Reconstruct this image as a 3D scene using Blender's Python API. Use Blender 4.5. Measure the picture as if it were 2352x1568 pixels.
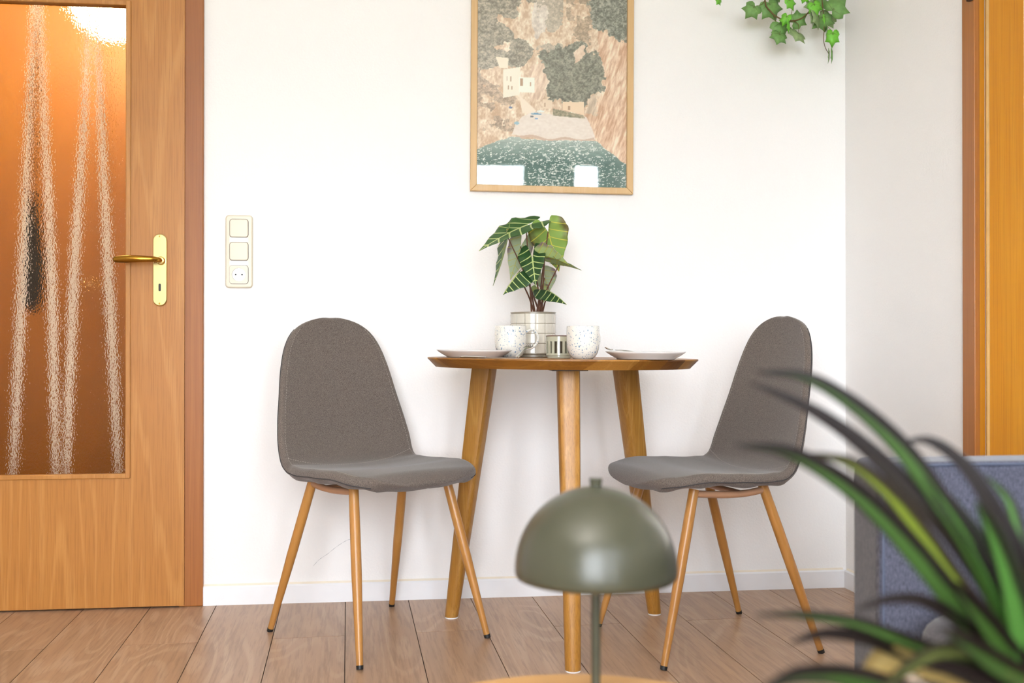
import bpy, bmesh, math, random
import numpy as np
from mathutils import Vector, Matrix, Euler

random.seed(7)
rng = np.random.default_rng(11)
SC = bpy.context.scene
COL = SC.collection
for o in list(bpy.data.objects):
    bpy.data.objects.remove(o, do_unlink=True)

# ------------------------------------------------------------------ camera
W, H, F = 2352, 1568, 2350.0
YAW, PITCH, CAMZ = math.radians(-6.65), math.radians(0.27), 0.79
cam_d = bpy.data.cameras.new('camera')
cam = bpy.data.objects.new('camera', cam_d)
COL.objects.link(cam)
cam.location = (0, 0, CAMZ)
cam.rotation_euler = (math.pi / 2 + PITCH, 0, YAW)
cam_d.sensor_width = 36.0
cam_d.lens = F / W * 36.0
cam_d.clip_start = 0.02
cam_d.dof.use_dof = True
cam_d.dof.focus_distance = 2.75
cam_d.dof.aperture_fstop = 4.2
SC.camera = cam

# ------------------------------------------------------------------ world, light, exposure
SC.view_settings.view_transform = 'Standard'
SC.view_settings.look = 'None'
SC.view_settings.gamma = 1.0
SC.view_settings.use_curve_mapping = False
SC.view_settings.exposure = 0.33
wd = bpy.data.worlds.new('overcast_sky')
SC.world = wd
wd.use_nodes = True
bg = wd.node_tree.nodes['Background']
bg.inputs[0].default_value = (0.86, 0.92, 1.0, 1)
bg.inputs[1].default_value = 17.5
BOUNCE_W = 255.0  # added uplighter, in place of bounced flash
HALL_FILL_W = 11.0  # added fill that brightens the hall behind the glass

# ------------------------------------------------------------------ pixel helpers
CAMR = Euler((math.pi / 2 + PITCH, 0, YAW)).to_matrix()
CP = Vector((0, 0, CAMZ))
def ray(x, y):
    return CAMR @ Vector(((x - W / 2) / F, -(y - H / 2) / F, -1.0))
def on_z(x, y, z):
    d = ray(x, y); t = (z - CAMZ) / d.z
    return CP + d * t
def on_y(x, y, Y):
    d = ray(x, y); t = Y / d.y
    return CP + d * t
def at_d(x, y, d):
    return CP + ray(x, y) * d

# ------------------------------------------------------------------ colour and materials
def lin(c):
    c = c / 255.0
    return c / 12.92 if c <= 0.04045 else ((c + 0.055) / 1.055) ** 2.4
def C(r, g, b):
    return (lin(r), lin(g), lin(b), 1.0)

class NT:
    def __init__(s, name):
        s.m = bpy.data.materials.new(name); s.m.use_nodes = True
        s.t = s.m.node_tree; s.n = s.t.nodes
        s.b = s.n['Principled BSDF']; s.out = s.n['Material Output']
    def add(s, typ, **kw):
        n = s.n.new(typ)
        for k, v in kw.items(): setattr(n, k, v)
        return n
    def link(s, a, b): s.t.links.new(a, b)
    def math(s, op, a, b=None, c=None):
        n = s.add('ShaderNodeMath', operation=op)
        for i, v in enumerate((a, b, c)):
            if v is None: continue
            if isinstance(v, (int, float)): n.inputs[i].default_value = v
            else: s.link(v, n.inputs[i])
        return n.outputs[0]
    def coord(s, kind='Object', scale=(1, 1, 1), rnd=0.0):
        tc = s.add('ShaderNodeTexCoord')
        v = tc.outputs[kind]
        if rnd:
            oi = s.add('ShaderNodeObjectInfo')
            va = s.add('ShaderNodeVectorMath', operation='ADD')
            s.link(v, va.inputs[0]); s.link(s.math('MULTIPLY', oi.outputs['Random'], rnd), va.inputs[1])
            v = va.outputs[0]
        mp = s.add('ShaderNodeMapping'); mp.inputs['Scale'].default_value = scale
        s.link(v, mp.inputs['Vector'])
        return mp.outputs[0]
    def noise(s, vec, scale=1.0, detail=2.0, rough=0.5, dist=0.0):
        n = s.add('ShaderNodeTexNoise')
        n.inputs['Scale'].default_value = scale; n.inputs['Detail'].default_value = detail
        n.inputs['Roughness'].default_value = rough; n.inputs['Distortion'].default_value = dist
        s.link(vec, n.inputs['Vector'])
        return n.outputs['Fac']
    def ramp(s, fac, stops):
        n = s.add('ShaderNodeValToRGB')
        e = n.color_ramp.elements
        while len(e) < len(stops): e.new(0.5)
        for el, (p, c) in zip(e, stops):
            el.position = p; el.color = c
        s.link(fac, n.inputs[0])
        return n.outputs[0]
    def mix(s, fac, a, b, blend='MIX'):
        n = s.add('ShaderNodeMix', data_type='RGBA', blend_type=blend)
        for sock, v in ((n.inputs['Factor'], fac), (n.inputs['A'], a), (n.inputs['B'], b)):
            if isinstance(v, (int, float, tuple)): sock.default_value = v
            else: s.link(v, sock)
        for i in n.inputs:
            pass
        return n.outputs['Result'] if n.outputs['Result'].type == 'RGBA' else n.outputs[2]
    def bump(s, h, strength, dist):
        n = s.add('ShaderNodeBump')
        n.inputs['Strength'].default_value = strength; n.inputs['Distance'].default_value = dist
        s.link(h, n.inputs['Height'])
        return n.outputs[0]
    def setc(s, v): 
        if isinstance(v, tuple): s.b.inputs['Base Color'].default_value = v
        else: s.link(v, s.b.inputs['Base Color'])

def mixrgb(s, fac, a, b):
    n = s.add('ShaderNodeMixRGB')
    for i, v in enumerate((fac, a, b)):
        if isinstance(v, (int, float, tuple)): n.inputs[i].default_value = v
        else: s.link(v, n.inputs[i])
    return n.outputs[0]

def plain(name, c, rough=0.5, metal=0.0, var=0.06, nscale=30, bump=0.0, coat=0.0, spec=0.5):
    s = NT(name)
    v = s.coord('Object')
    f = s.noise(v, nscale, 3)
    dark = tuple(x * (1 - var) for x in c[:3]) + (1,)
    light = tuple(min(1, x * (1 + var)) for x in c[:3]) + (1,)
    s.setc(s.ramp(f, [(0.3, dark), (0.7, light)]))
    s.b.inputs['Roughness'].default_value = rough
    s.b.inputs['Metallic'].default_value = metal
    s.b.inputs['Coat Weight'].default_value = coat
    s.b.inputs['Specular IOR Level'].default_value = spec
    if bump: s.link(s.bump(f, bump, 0.001), s.b.inputs['Normal'])
    return s.m

def wood(name, cdark, cmid, clight, axis='Z', rough=0.45, ring=9.0, width=9.0, length=0.9, pores=True, rnd=17.0, amount=0.6, vary=0.0, thin=False):
    """grain = contour lines of a noise field stretched along the axis, plus pores"""
    s = NT(name)
    ax = 'XYZ'.index(axis)
    sc = [width] * 3; sc[ax] = length
    n1 = s.noise(s.coord('Object', tuple(sc), rnd), 1.0, 1.5, 0.45, 0.25)
    wv = s.math('SINE', s.math('MULTIPLY', n1, ring * 6.283))
    wv = s.math('MULTIPLY_ADD', wv, 0.5, 0.5)
    sc2 = [width * 28] * 3; sc2[ax] = length * 9
    n2 = s.noise(s.coord('Object', tuple(sc2), rnd), 1.0, 3.0, 0.6)
    sc3 = [width * .35] * 3; sc3[ax] = length * .5
    n3 = s.noise(s.coord('Object', tuple(sc3), rnd), 1.0, 2.0)
    c = s.ramp(wv, [(0.0, cmid), (0.75, cmid), (1.0, clight)])
    if thin:
        sc4 = [width * .8] * 3; sc4[ax] = length * 1.6
        zone = s.ramp(s.noise(s.coord('Object', tuple(sc4), rnd * 1.7), 1.0, 1.0), [(0.40, (0, 0, 0, 1)), (0.62, (1, 1, 1, 1))])
        ln = s.ramp(wv, [(0.55, (0, 0, 0, 1)), (0.95, (1, 1, 1, 1))])
        sc5 = [width * 7] * 3; sc5[ax] = length * 2
        c = s.ramp(s.noise(s.coord('Object', tuple(sc5), rnd), 1.0, 4.0, 0.65), [(0.32, tuple(a * .84 for a in cmid[:3]) + (1,)), (0.68, tuple(min(1, a * 1.12) for a in cmid[:3]) + (1,))])
        c = mixrgb(s, s.math('MULTIPLY', s.math('MULTIPLY', ln, zone), 0.55), c, clight)
        c = mixrgb(s, s.math('MULTIPLY', zone, 0.16), c, cdark)
    c2 = s.ramp(n3, [(0.3, cdark), (0.7, cmid)])
    c = mixrgb(s, amount, c2, c)
    f = s.ramp(n2, [(0.36, (1, 1, 1, 1)), (0.52, (0, 0, 0, 1))])
    c = mixrgb(s, s.math('MULTIPLY', f, 0.42 if pores else 0.15), c, cdark)
    if vary:
        oi = s.add('ShaderNodeObjectInfo')
        c = mixrgb(s, s.math('MULTIPLY', oi.outputs['Random'], vary), c, cdark)
    s.setc(c)
    s.b.inputs['Roughness'].default_value = rough
    s.link(s.bump(n2, 0.12, 0.0006), s.b.inputs['Normal'])
    return s.m

def wall_mat(name, c, strength=0.55):
    s = NT(name)
    v = s.coord('Object')
    a = s.noise(v, 150, 3, 0.6); b = s.noise(v, 420, 2, 0.5)
    h = s.math('ADD', a, s.math('MULTIPLY', b, 0.35))
    big = s.noise(v, 1.2, 2)
    s.setc(s.ramp(big, [(0.3, tuple(x * 0.985 for x in c[:3]) + (1,)), (0.7, c)]))
    s.b.inputs['Roughness'].default_value = 0.92
    s.b.inputs['Specular IOR Level'].default_value = 0.2
    s.link(s.bump(h, strength, 0.0022), s.b.inputs['Normal'])
    return s.m

def fabric(name, c1, c2, scale=1.0, axis='Z', rough=0.95, tint=None):
    s = NT(name)
    sc = [1300 * scale] * 3; sc['XYZ'.index(axis)] = 260 * scale
    a = s.noise(s.coord('Object', tuple(sc)), 1, 2, 0.6)
    b = s.noise(s.coord('Object', (700 * scale,) * 3), 1, 2, 0.6)
    f = s.math('ADD', s.math('MULTIPLY', a, 0.65), s.math('MULTIPLY', b, 0.35))
    s.setc(s.ramp(f, [(0.40, c1), (0.60, c2)]))
    s.b.inputs['Roughness'].default_value = rough
    s.b.inputs['Sheen Weight'].default_value = 0.25
    s.b.inputs['Sheen Roughness'].default_value = 0.5
    s.b.inputs['Specular IOR Level'].default_value = 0.15
    s.link(s.bump(f, 0.35, 0.0008), s.b.inputs['Normal'])
    return s.m

def speckled(name):
    s = NT(name)
    v = s.coord('Object', (1, 1, 0.75), 3.0)
    base = C(226, 222, 212)
    col = base
    for sc, thr, c in ((175, 0.40, C(88, 128, 162)), (260, 0.38, C(62, 100, 138)), (420, 0.30, C(100, 140, 172))):
        w = s.add('ShaderNodeTexVoronoi'); w.inputs['Scale'].default_value = sc
        s.link(v, w.inputs['Vector'])
        sep = s.add('ShaderNodeSeparateColor'); s.link(w.outputs['Color'], sep.inputs[0])
        t = s.math('MULTIPLY', s.math('GREATER_THAN', sep.outputs[0], 0.40), s.math('MULTIPLY', sep.outputs[1], thr))
        fac = s.math('LESS_THAN', w.outputs['Distance'], t)
        col = mixrgb(s, s.math('MULTIPLY', fac, 0.85), col, c)
    s.setc(col)
    s.b.inputs['Roughness'].default_value = 0.16
    s.b.inputs['Coat Weight'].default_value = 0.4
    return s.m

def glass_sheet(name):
    s = NT(name)
    fr = s.add('ShaderNodeFresnel'); fr.inputs['IOR'].default_value = 1.5
    tr = s.add('ShaderNodeBsdfTransparent'); gl = s.add('ShaderNodeBsdfGlossy')
    gl.inputs['Roughness'].default_value = 0.02
    n = s.noise(s.coord('Object'), 3.0, 1)
    s.link(s.bump(n, 0.06, 0.01), gl.inputs['Normal'])
    mx = s.add('ShaderNodeMixShader')
    s.link(fr.outputs[0], mx.inputs[0]); s.link(tr.outputs[0], mx.inputs[1]); s.link(gl.outputs[0], mx.inputs[2])
    s.link(mx.outputs[0], s.out.inputs[0])
    return s.m

def pane_glass(name):
    s = NT(name)
    s.setc((1, 1, 1, 1))
    s.b.inputs['Transmission Weight'].default_value = 1.0
    s.b.inputs['Roughness'].default_value = 0.0
    fr = s.add('ShaderNodeFresnel'); tr = s.add('ShaderNodeBsdfTransparent'); gl = s.add('ShaderNodeBsdfGlossy')
    gl.inputs['Roughness'].default_value = 0.0
    mx = s.add('ShaderNodeMixShader')
    s.link(fr.outputs[0], mx.inputs[0]); s.link(tr.outputs[0], mx.inputs[1]); s.link(gl.outputs[0], mx.inputs[2])
    s.link(mx.outputs[0], s.out.inputs[0])
    return s.m

def ornamental_glass(name):
    s = NT(name)
    s.setc(C(255, 244, 226))
    s.b.inputs['Transmission Weight'].default_value = 1.0
    s.b.inputs['Roughness'].default_value = 0.0
    s.b.inputs['IOR'].default_value = 1.38
    v = s.coord('Object', (1, 1, 0.6))
    a = s.noise(v, 210, 1, 0.5); b = s.noise(v, 70, 1, 0.5)
    h = s.math('ADD', a, s.math('MULTIPLY', b, 0.4))
    s.link(s.bump(h, 0.18, 0.003), s.b.inputs['Normal'])
    return s.m

def emit(name, c, strength):
    s = NT(name)
    s.b.inputs['Emission Color'].default_value = c
    s.b.inputs['Emission Strength'].default_value = strength
    s.setc(c)
    return s.m

def leaf_top(name, base, vein, rough=0.4, freq=4.4, mid=0.030, lat=0.085):
    """uv: x = distance from midrib (0..0.5), y = position along the leaf"""
    s = NT(name)
    tc = s.add('ShaderNodeTexCoord'); sp = s.add('ShaderNodeSeparateXYZ')
    s.link(tc.outputs['UV'], sp.inputs[0])
    u, v = sp.outputs[0], sp.outputs[1]
    cv = s.math('SUBTRACT', v, s.math('MULTIPLY', s.math('POWER', u, 0.8), 0.45))
    fr = s.math('FRACT', s.math('MULTIPLY_ADD', cv, freq, 20.0))
    ds = s.math('ABSOLUTE', s.math('SUBTRACT', fr, 0.5))
    w = s.math('SUBTRACT', lat, s.math('MULTIPLY', u, lat * 0.9))
    f1 = s.math('LESS_THAN', ds, w)
    f2 = s.math('LESS_THAN', u, s.math('MULTIPLY_ADD', v, -mid * 0.7, mid))
    fac = s.math('MAXIMUM', f1, f2)
    n = s.noise(s.coord('Object'), 60, 3)
    d = tuple(x * 0.7 for x in base[:3]) + (1,)
    col = mixrgb(s, fac, s.ramp(n, [(0.3, d), (0.7, base)]), vein)
    s.setc(col)
    s.b.inputs['Roughness'].default_value = rough
    return s.m

def leaf_back(name, base, vein, edge):
    s = NT(name)
    tc = s.add('ShaderNodeTexCoord'); sp = s.add('ShaderNodeSeparateXYZ')
    s.link(tc.outputs['UV'], sp.inputs[0])
    u, v = sp.outputs[0], sp.outputs[1]
    cv = s.math('SUBTRACT', v, s.math('MULTIPLY', s.math('POWER', u, 0.8), 0.45))
    fr = s.math('FRACT', s.math('MULTIPLY_ADD', cv, 4.6, 20.0))
    f1 = s.math('LESS_THAN', s.math('ABSOLUTE', s.math('SUBTRACT', fr, 0.5)), 0.05)
    f2 = s.math('LESS_THAN', u, 0.014)
    n = s.noise(s.coord('Object'), 28, 2)
    c = s.ramp(s.math('ADD', s.math('MULTIPLY', u, 1.3), s.math('MULTIPLY_ADD', n, 0.6, -0.3)), [(0.38, base), (0.62, edge)])
    col = mixrgb(s, s.math('MAXIMUM', f1, f2), c, vein)
    s.setc(col)
    s.b.inputs['Roughness'].default_value = 0.5
    return s.m

def dracaena_mat(name, green, edge, center=0.30):
    s = NT(name)
    tc = s.add('ShaderNodeTexCoord'); sp = s.add('ShaderNodeSeparateXYZ')
    s.link(tc.outputs['UV'], sp.inputs[0])
    d = s.math('ABSOLUTE', s.math('SUBTRACT', sp.outputs[0], 0.36))
    n = s.noise(s.coord('Object'), 25, 2)
    f = s.math('ADD', d, s.math('MULTIPLY_ADD', n, 0.25, -0.12))
    f = s.math('ADD', f, s.math('MULTIPLY', s.math('POWER', sp.outputs[1], 2.0), 0.42))
    s.setc(s.ramp(f, [(center - 0.05, green), (center + 0.10, edge)]))
    s.b.inputs['Roughness'].default_value = 0.45; s.b.inputs['Specular IOR Level'].default_value = 0.18
    return s.m

M = {}
M['wall'] = wall_mat('wall_plaster', C(246, 244, 242))
M['wall_hall'] = wall_mat('hall_plaster', C(226, 196, 150), 0.2)
M['ceiling'] = wall_mat('ceiling_paint', C(247, 245, 240), 0.2)
M['baseboard'] = plain('baseboard_white', C(240, 240, 242), 0.4, var=0.01)
M['caulk'] = plain('caulk_cream', C(238, 228, 210), 0.7, var=0.03)
M['crack'] = plain('crack_grey', C(168, 168, 172), 0.9)
M['joint'] = plain('joint_dark', C(70, 52, 42), 0.8, var=0.1)
M['door_wood'] = wood('door_veneer', C(140, 84, 28), C(178, 120, 52), C(190, 134, 66), 'Z', 0.42, ring=7, width=9.0, length=0.7, rnd=0.0, amount=0.75)
M['casing_wood'] = wood('casing_veneer', C(122, 66, 20), C(160, 98, 40), C(170, 108, 48), 'Z', 0.42, ring=5, width=22, length=0.5, rnd=9.0, amount=0.5)
M['bead_wood'] = wood('bead_wood', C(150, 92, 36), C(182, 126, 60), C(194, 140, 76), 'Z', 0.4, ring=4, width=20, length=0.8)
M['door2_wood'] = wood('second_door_veneer', C(164, 100, 6), C(200, 134, 18), C(210, 148, 32), 'Z', 0.4, ring=5, width=20, length=0.5, amount=0.5)
M['door2_casing'] = wood('second_casing_veneer', C(134, 76, 22), C(164, 102, 40), C(174, 112, 50), 'Z', 0.32, ring=5, width=24, length=0.5, amount=0.5)
M['seal'] = plain('rubber_seal', C(200, 158, 92), 0.6)
M['orn_glass'] = ornamental_glass('rippled_glass')
M['brass'] = plain('polished_brass', C(232, 214, 150), 0.22, 1.0, var=0.05, nscale=12)
M['brass_dark'] = plain('aged_brass', C(170, 126, 47), 0.2, 1.0, var=0.1, nscale=20)
M['black'] = plain('black_plastic', C(22, 21, 22), 0.5, var=0.1)
M['switch'] = plain('cream_plastic', C(216, 206, 184), 0.25, var=0.01)
M['switch_white'] = plain('white_plastic', C(232, 230, 224), 0.25, var=0.01)
M['metal'] = plain('steel', C(190, 188, 184), 0.2, 1.0)
M['floor_wood'] = wood('oak_laminate', C(128, 98, 74), C(182, 148, 118), C(218, 190, 162), 'Y', 0.36, ring=17, width=5.0, length=0.9, rnd=31.0, amount=0.72, vary=0.18, thin=True)
M['table_wood'] = wood('oiled_oak', C(96, 56, 12), C(148, 96, 30), C(166, 114, 44), 'X', 0.4, ring=6, width=16, length=1.6, rnd=23.0, amount=0.6, vary=0.25)
M['table_wood_dark'] = wood('oiled_oak_dark', C(84, 48, 14), C(122, 76, 28), C(136, 90, 40), 'X', 0.4, ring=6, width=16, length=1.6, rnd=23.0, amount=0.6, vary=0.25)
M['table_wood_light'] = wood('oiled_oak_light', C(124, 80, 28), C(178, 126, 54), C(194, 144, 72), 'X', 0.4, ring=6, width=16, length=1.6, rnd=23.0, amount=0.6, vary=0.25)
M['table_leg'] = wood('oiled_oak_leg', C(120, 76, 22), C(172, 122, 50), C(188, 140, 68), 'Z', 0.38, ring=6, width=18, length=1.4, rnd=23.0, amount=0.6)
M['chair_leg'] = wood('wood_look_metal', C(144, 92, 40), C(182, 130, 66), C(192, 142, 80), 'Z', 0.3, ring=3, width=16, length=1.2, rnd=13.0, amount=0.5, pores=False)
M['rail'] = plain('rose_wood_metal', C(176, 134, 103), 0.35, var=0.05)
M['chair_fabric'] = fabric('grey_melange', C(74, 66, 61), C(122, 112, 104), 1.0)
M['chair_edge'] = fabric('grey_melange_side', C(62, 57, 56), C(88, 82, 79), 1.0)
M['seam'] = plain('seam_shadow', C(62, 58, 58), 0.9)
M['stitch'] = plain('stitch_thread', C(158, 150, 142), 0.9)
M['felt'] = plain('white_felt', C(236, 236, 238), 0.9)
M['frame_wood'] = wood('pine_frame', C(194, 152, 95), C(210, 177, 128), C(216, 186, 143), 'Z', 0.45, ring=3, width=30, length=1.0, amount=0.5)
M['glass'] = glass_sheet('picture_glass')
M['window_glass'] = pane_glass('window_glass')
M['pot_tile'] = plain('glazed_tile', C(211, 205, 191), 0.14, var=0.03, nscale=120, coat=0.5)
M['pot_grout'] = plain('pot_grout', C(148, 138, 120), 0.3, var=0.05)
M['soil'] = plain('soil', C(52, 40, 32), 0.95, var=0.3, nscale=200, bump=0.8)
M['speckle'] = speckled('speckled_glaze')
M['plate'] = plain('white_glaze', C(226, 222, 218), 0.18, var=0.01, coat=0.3)
M['sage'] = plain('sage_glaze', C(181, 178, 155), 0.18, var=0.05, nscale=60, coat=0.3)
M['cup_shade'] = plain('candle_cup_shaded', C(78, 62, 38), 0.4)  # shade put into the cup colour to darken the slots
M['stem'] = plain('red_brown_stem', C(101, 63, 44), 0.45, var=0.25, nscale=40)
M['al_top'] = leaf_top('alocasia_top', C(39, 74, 36), C(176, 188, 120))
M['al_top2'] = leaf_top('alocasia_top_mid', C(58, 98, 43), C(183, 193, 127))
M['al_back'] = leaf_back('alocasia_back', C(155, 176, 114), C(172, 167, 53), C(116, 94, 94))
M['al_pale'] = leaf_back('alocasia_back_pale', C(177, 194, 159), C(186, 188, 108), C(143, 126, 132))
M['al_lime'] = leaf_back('alocasia_back_lime', C(128, 156, 70), C(192, 186, 72), C(104, 96, 52))
M['ivy_dark'] = plain('ivy_dark', C(108, 150, 80), 0.55, var=0.2, nscale=60)
M['ivy_grey'] = plain('ivy_grey', C(136, 160, 106), 0.55, var=0.15, nscale=60)
M['ivy_bright'] = plain('ivy_bright', C(110, 186, 52), 0.5, var=0.15, nscale=60)
M['ivy_vein'] = plain('ivy_vein', C(84, 96, 40), 0.6)
M['vine'] = plain('vine_stem', C(101, 77, 37), 0.6, var=0.2)
M['lamp'] = plain('olive_lacquer', C(62, 62, 48), 0.30, 0.0, var=0.02, spec=0.4)
M['lamp_in'] = plain('white_lacquer', C(225, 222, 210), 0.5)
M['coffee_wood'] = wood('pale_oak', C(169, 119, 61), C(192, 146, 87), C(197, 155, 98), 'X', 0.45, ring=4, width=14, length=1.4, amount=0.5)
M['sofa'] = fabric('blue_grey_weave', C(60, 61, 73), C(88, 90, 105), 0.42, 'Z')
M['sofa_warm_shade'] = fabric('blue_grey_weave_warm_shade', C(54, 51, 54), C(78, 74, 77), 0.42, 'Z')  # darker, warmer copy of the sofa fabric; the light is in the colour
M['piping'] = plain('piping', C(77, 84, 102), 0.9)
M['dr_a'] = dracaena_mat('dracaena_green', C(44, 68, 24), C(20, 13, 11), 0.34)
M['dr_b'] = dracaena_mat('dracaena_dark', C(34, 29, 20), C(22, 15, 13), 0.16)
M['dr_c'] = dracaena_mat('dracaena_lime', C(84, 96, 24), C(32, 24, 12), 0.36)
M['dr_d'] = dracaena_mat('dracaena_light', C(56, 92, 36), C(24, 28, 16), 0.42)
M['dr_e'] = dracaena_mat('dracaena_olive', C(66, 72, 34), C(36, 34, 18), 0.42)
M['dr_y'] = dracaena_mat('dracaena_yellowed', C(134, 114, 68), C(116, 96, 54), 0.55)
M['cream_pot'] = plain('cream_ceramic', C(234, 216, 198), 0.4, var=0.02)
M['streak_white'] = plain('streak_pale', C(252, 248, 250), 0.9)  # pale strips that imitate streaks reflected in the door glass
M['silhouette_dark'] = plain('silhouette_dark', C(24, 22, 20), 0.9)  # dark shape that imitates a figure reflected in the door glass
M['wardrobe'] = wood('added_wardrobe', C(126, 74, 16), C(190, 122, 34), C(200, 134, 44), 'Z', 0.5, ring=4, width=6, length=0.6, amount=0.5)
M['curtain'] = plain('curtain_grey', C(205, 202, 196), 0.9, var=0.03)
M['upvc'] = plain('window_white', C(238, 238, 238), 0.35, var=0.01)
M['bounce_bulb'] = emit('bounce_bulb_glow', (1.0, 0.90, 0.78, 1), 8.0)  # bulb of the added uplighter
M['glass_glow'] = emit('glass_glow_globe', (1.0, 0.86, 0.62, 1), 12.0)  # added globe for the bright reflection in the door glass
M['ground'] = plain('lawn', C(96, 110, 74), 0.95, var=0.3, nscale=3)

# ------------------------------------------------------------------ object helpers
def link(o, parent=None):
    COL.objects.link(o)
    if parent is not None: o.parent = parent
    return o
def tag(o, label=None, cat=None, group=None, kind=None):
    if label: o['label'] = label
    if cat: o['category'] = cat
    if group: o['group'] = group
    if kind: o['kind'] = kind
    return o
def thing(name, label, cat=None, loc=(0, 0, 0), rz=0.0, group=None, kind=None):
    o = bpy.data.objects.new(name, None)
    o.empty_display_size = 0.05
    link(o); o.location = loc; o.rotation_euler = (0, 0, rz)
    return tag(o, label, cat, group, kind)
def mk(name, vf, mat, parent=None, smooth=False, bevel=0.0, sub=0, auto=None, label=None):
    v, f = vf
    me = bpy.data.meshes.new(name)
    me.from_pydata([tuple(p) for p in v], [], [tuple(q) for q in f])
    bm = bmesh.new(); bm.from_mesh(me)
    bmesh.ops.recalc_face_normals(bm, faces=bm.faces)
    bm.to_mesh(me); bm.free()
    me.materials.append(M[mat] if isinstance(mat, str) else mat)
    o = link(bpy.data.objects.new(name, me), parent)
    if bevel:
        b = o.modifiers.new('bevel', 'BEVEL'); b.width = bevel; b.segments = 2; b.limit_method = 'ANGLE'; b.angle_limit = 0.6
    if sub:
        s = o.modifiers.new('subsurf', 'SUBSURF'); s.levels = sub; s.render_levels = sub
    if smooth or sub:
        me.polygons.foreach_set('use_smooth', [True] * len(me.polygons))
        if auto is None: auto = not sub
        if auto:
            try:
                me.set_sharp_from_angle(angle=math.radians(40))
            except Exception:
                pass
    if label: o['label'] = label
    return o
def join(*parts):
    V, Fc = [], []
    for v, f in parts:
        k = len(V); V += list(v); Fc += [tuple(i + k for i in q) for q in f]
    return V, Fc
def box(x0, x1, y0, y1, z0, z1):
    v = [(x, y, z) for z in (z0, z1) for y in (y0, y1) for x in (x0, x1)]
    return v, [(0, 2, 3, 1), (4, 5, 7, 6), (0, 1, 5, 4), (2, 6, 7, 3), (0, 4, 6, 2), (1, 3, 7, 5)]
def prism(poly, z0, z1, axis='z'):
    n = len(poly)
    def P(p, z):
        if axis == 'z': return (p[0], p[1], z)
        if axis == 'y': return (p[0], z, p[1])
        return (z, p[0], p[1])
    v = [P(p, z0) for p in poly] + [P(p, z1) for p in poly]
    f = [tuple(range(n))[::-1], tuple(range(n, 2 * n))] + [(i, (i + 1) % n, n + (i + 1) % n, n + i) for i in range(n)]
    return v, f
def rrect(cx, cy, w, h, r, n=5):
    pts = []
    for k, (sx, sy) in enumerate(((1, 1), (-1, 1), (-1, -1), (1, -1))):
        for i in range(n + 1):
            a = math.pi / 2 * (k + i / n)
            pts.append((cx + sx * (w / 2 - r) + r * math.cos(a), cy + sy * (h / 2 - r) + r * math.sin(a)))
    return pts
def circle(cx, cy, r, n=24):
    return [(cx + r * math.cos(2 * math.pi * i / n), cy + r * math.sin(2 * math.pi * i / n)) for i in range(n)]
def lathe(prof, n=48, c=(0, 0, 0), closed=False):
    v, f = [], []
    m = len(prof)
    for r, z in prof:
        for i in range(n):
            a = 2 * math.pi * i / n
            v.append((c[0] + r * math.cos(a), c[1] + r * math.sin(a), c[2] + z))
    for j in range(m if closed else m - 1):
        j2 = (j + 1) % m
        for i in range(n):
            k = (i + 1) % n
            f.append((j * n + i, j * n + k, j2 * n + k, j2 * n + i))
    if not closed:
        if prof[0][0] > 1e-6: f.append(tuple(range(n))[::-1])
        if prof[-1][0] > 1e-6: f.append(tuple(range((m - 1) * n, m * n)))
    return v, f
def tube(pts, rad, n=12, caps=True, flat=1.0, up=None):
    pts = [Vector(p) for p in pts]
    if isinstance(rad, (int, float)): rad = [rad] * len(pts)
    v, f = [], []
    prev = None
    for i, p in enumerate(pts):
        t = (pts[min(i + 1, len(pts) - 1)] - pts[max(i - 1, 0)]).normalized()
        if prev is None:
            a = Vector(up) if up else (Vector((0, 0, 1)) if abs(t.z) < 0.9 else Vector((1, 0, 0)))
            nrm = (a - t * a.dot(t)).normalized()
        else:
            nrm = (prev - t * prev.dot(t)).normalized()
        prev = nrm
        b = t.cross(nrm)
        for k in range(n):
            a = 2 * math.pi * k / n
            v.append(p + (nrm * math.cos(a) * flat + b * math.sin(a)) * rad[i])
    m = len(pts)
    for j in range(m - 1):
        for k in range(n):
            k2 = (k + 1) % n
            f.append((j * n + k, j * n + k2, (j + 1) * n + k2, (j + 1) * n + k))
    if caps:
        f.append(tuple(range(n))[::-1]); f.append(tuple(range((m - 1) * n, m * n)))
    return v, f
def smooth_path(pts, n=24):
    """Catmull-Rom through the points"""
    P = [Vector(p) for p in pts]
    P = [P[0] * 2 - P[1]] + P + [P[-1] * 2 - P[-2]]
    out = []
    segs = len(P) - 3
    for i in range(n + 1):
        t = i / n * segs; k = min(int(t), segs - 1); u = t - k
        a, b, c, d = P[k:k + 4]
        out.append(0.5 * ((2 * b) + (c - a) * u + (2 * a - 5 * b + 4 * c - d) * u * u + (3 * b - a - 3 * c + d) * u ** 3))
    return out
def lerp_table(tab, s):
    for (a, va), (b, vb) in zip(tab, tab[1:]):
        if s <= b:
            t = (s - a) / (b - a) if b > a else 0
            t = max(0, min(1, t))
            return va + (vb - va) * t
    return tab[-1][1]
def copy_tree(o, parent=None):
    c = o.copy(); COL.objects.link(c); c.parent = parent
    for ch in list(o.children): copy_tree(ch, c)
    return c
def move(vf, d):
    return [(p[0] + d[0], p[1] + d[1], p[2] + d[2]) for p in vf[0]], vf[1]
def xform(vf, mat):
    return [tuple(mat @ Vector(p)) for p in vf[0]], vf[1]

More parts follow.
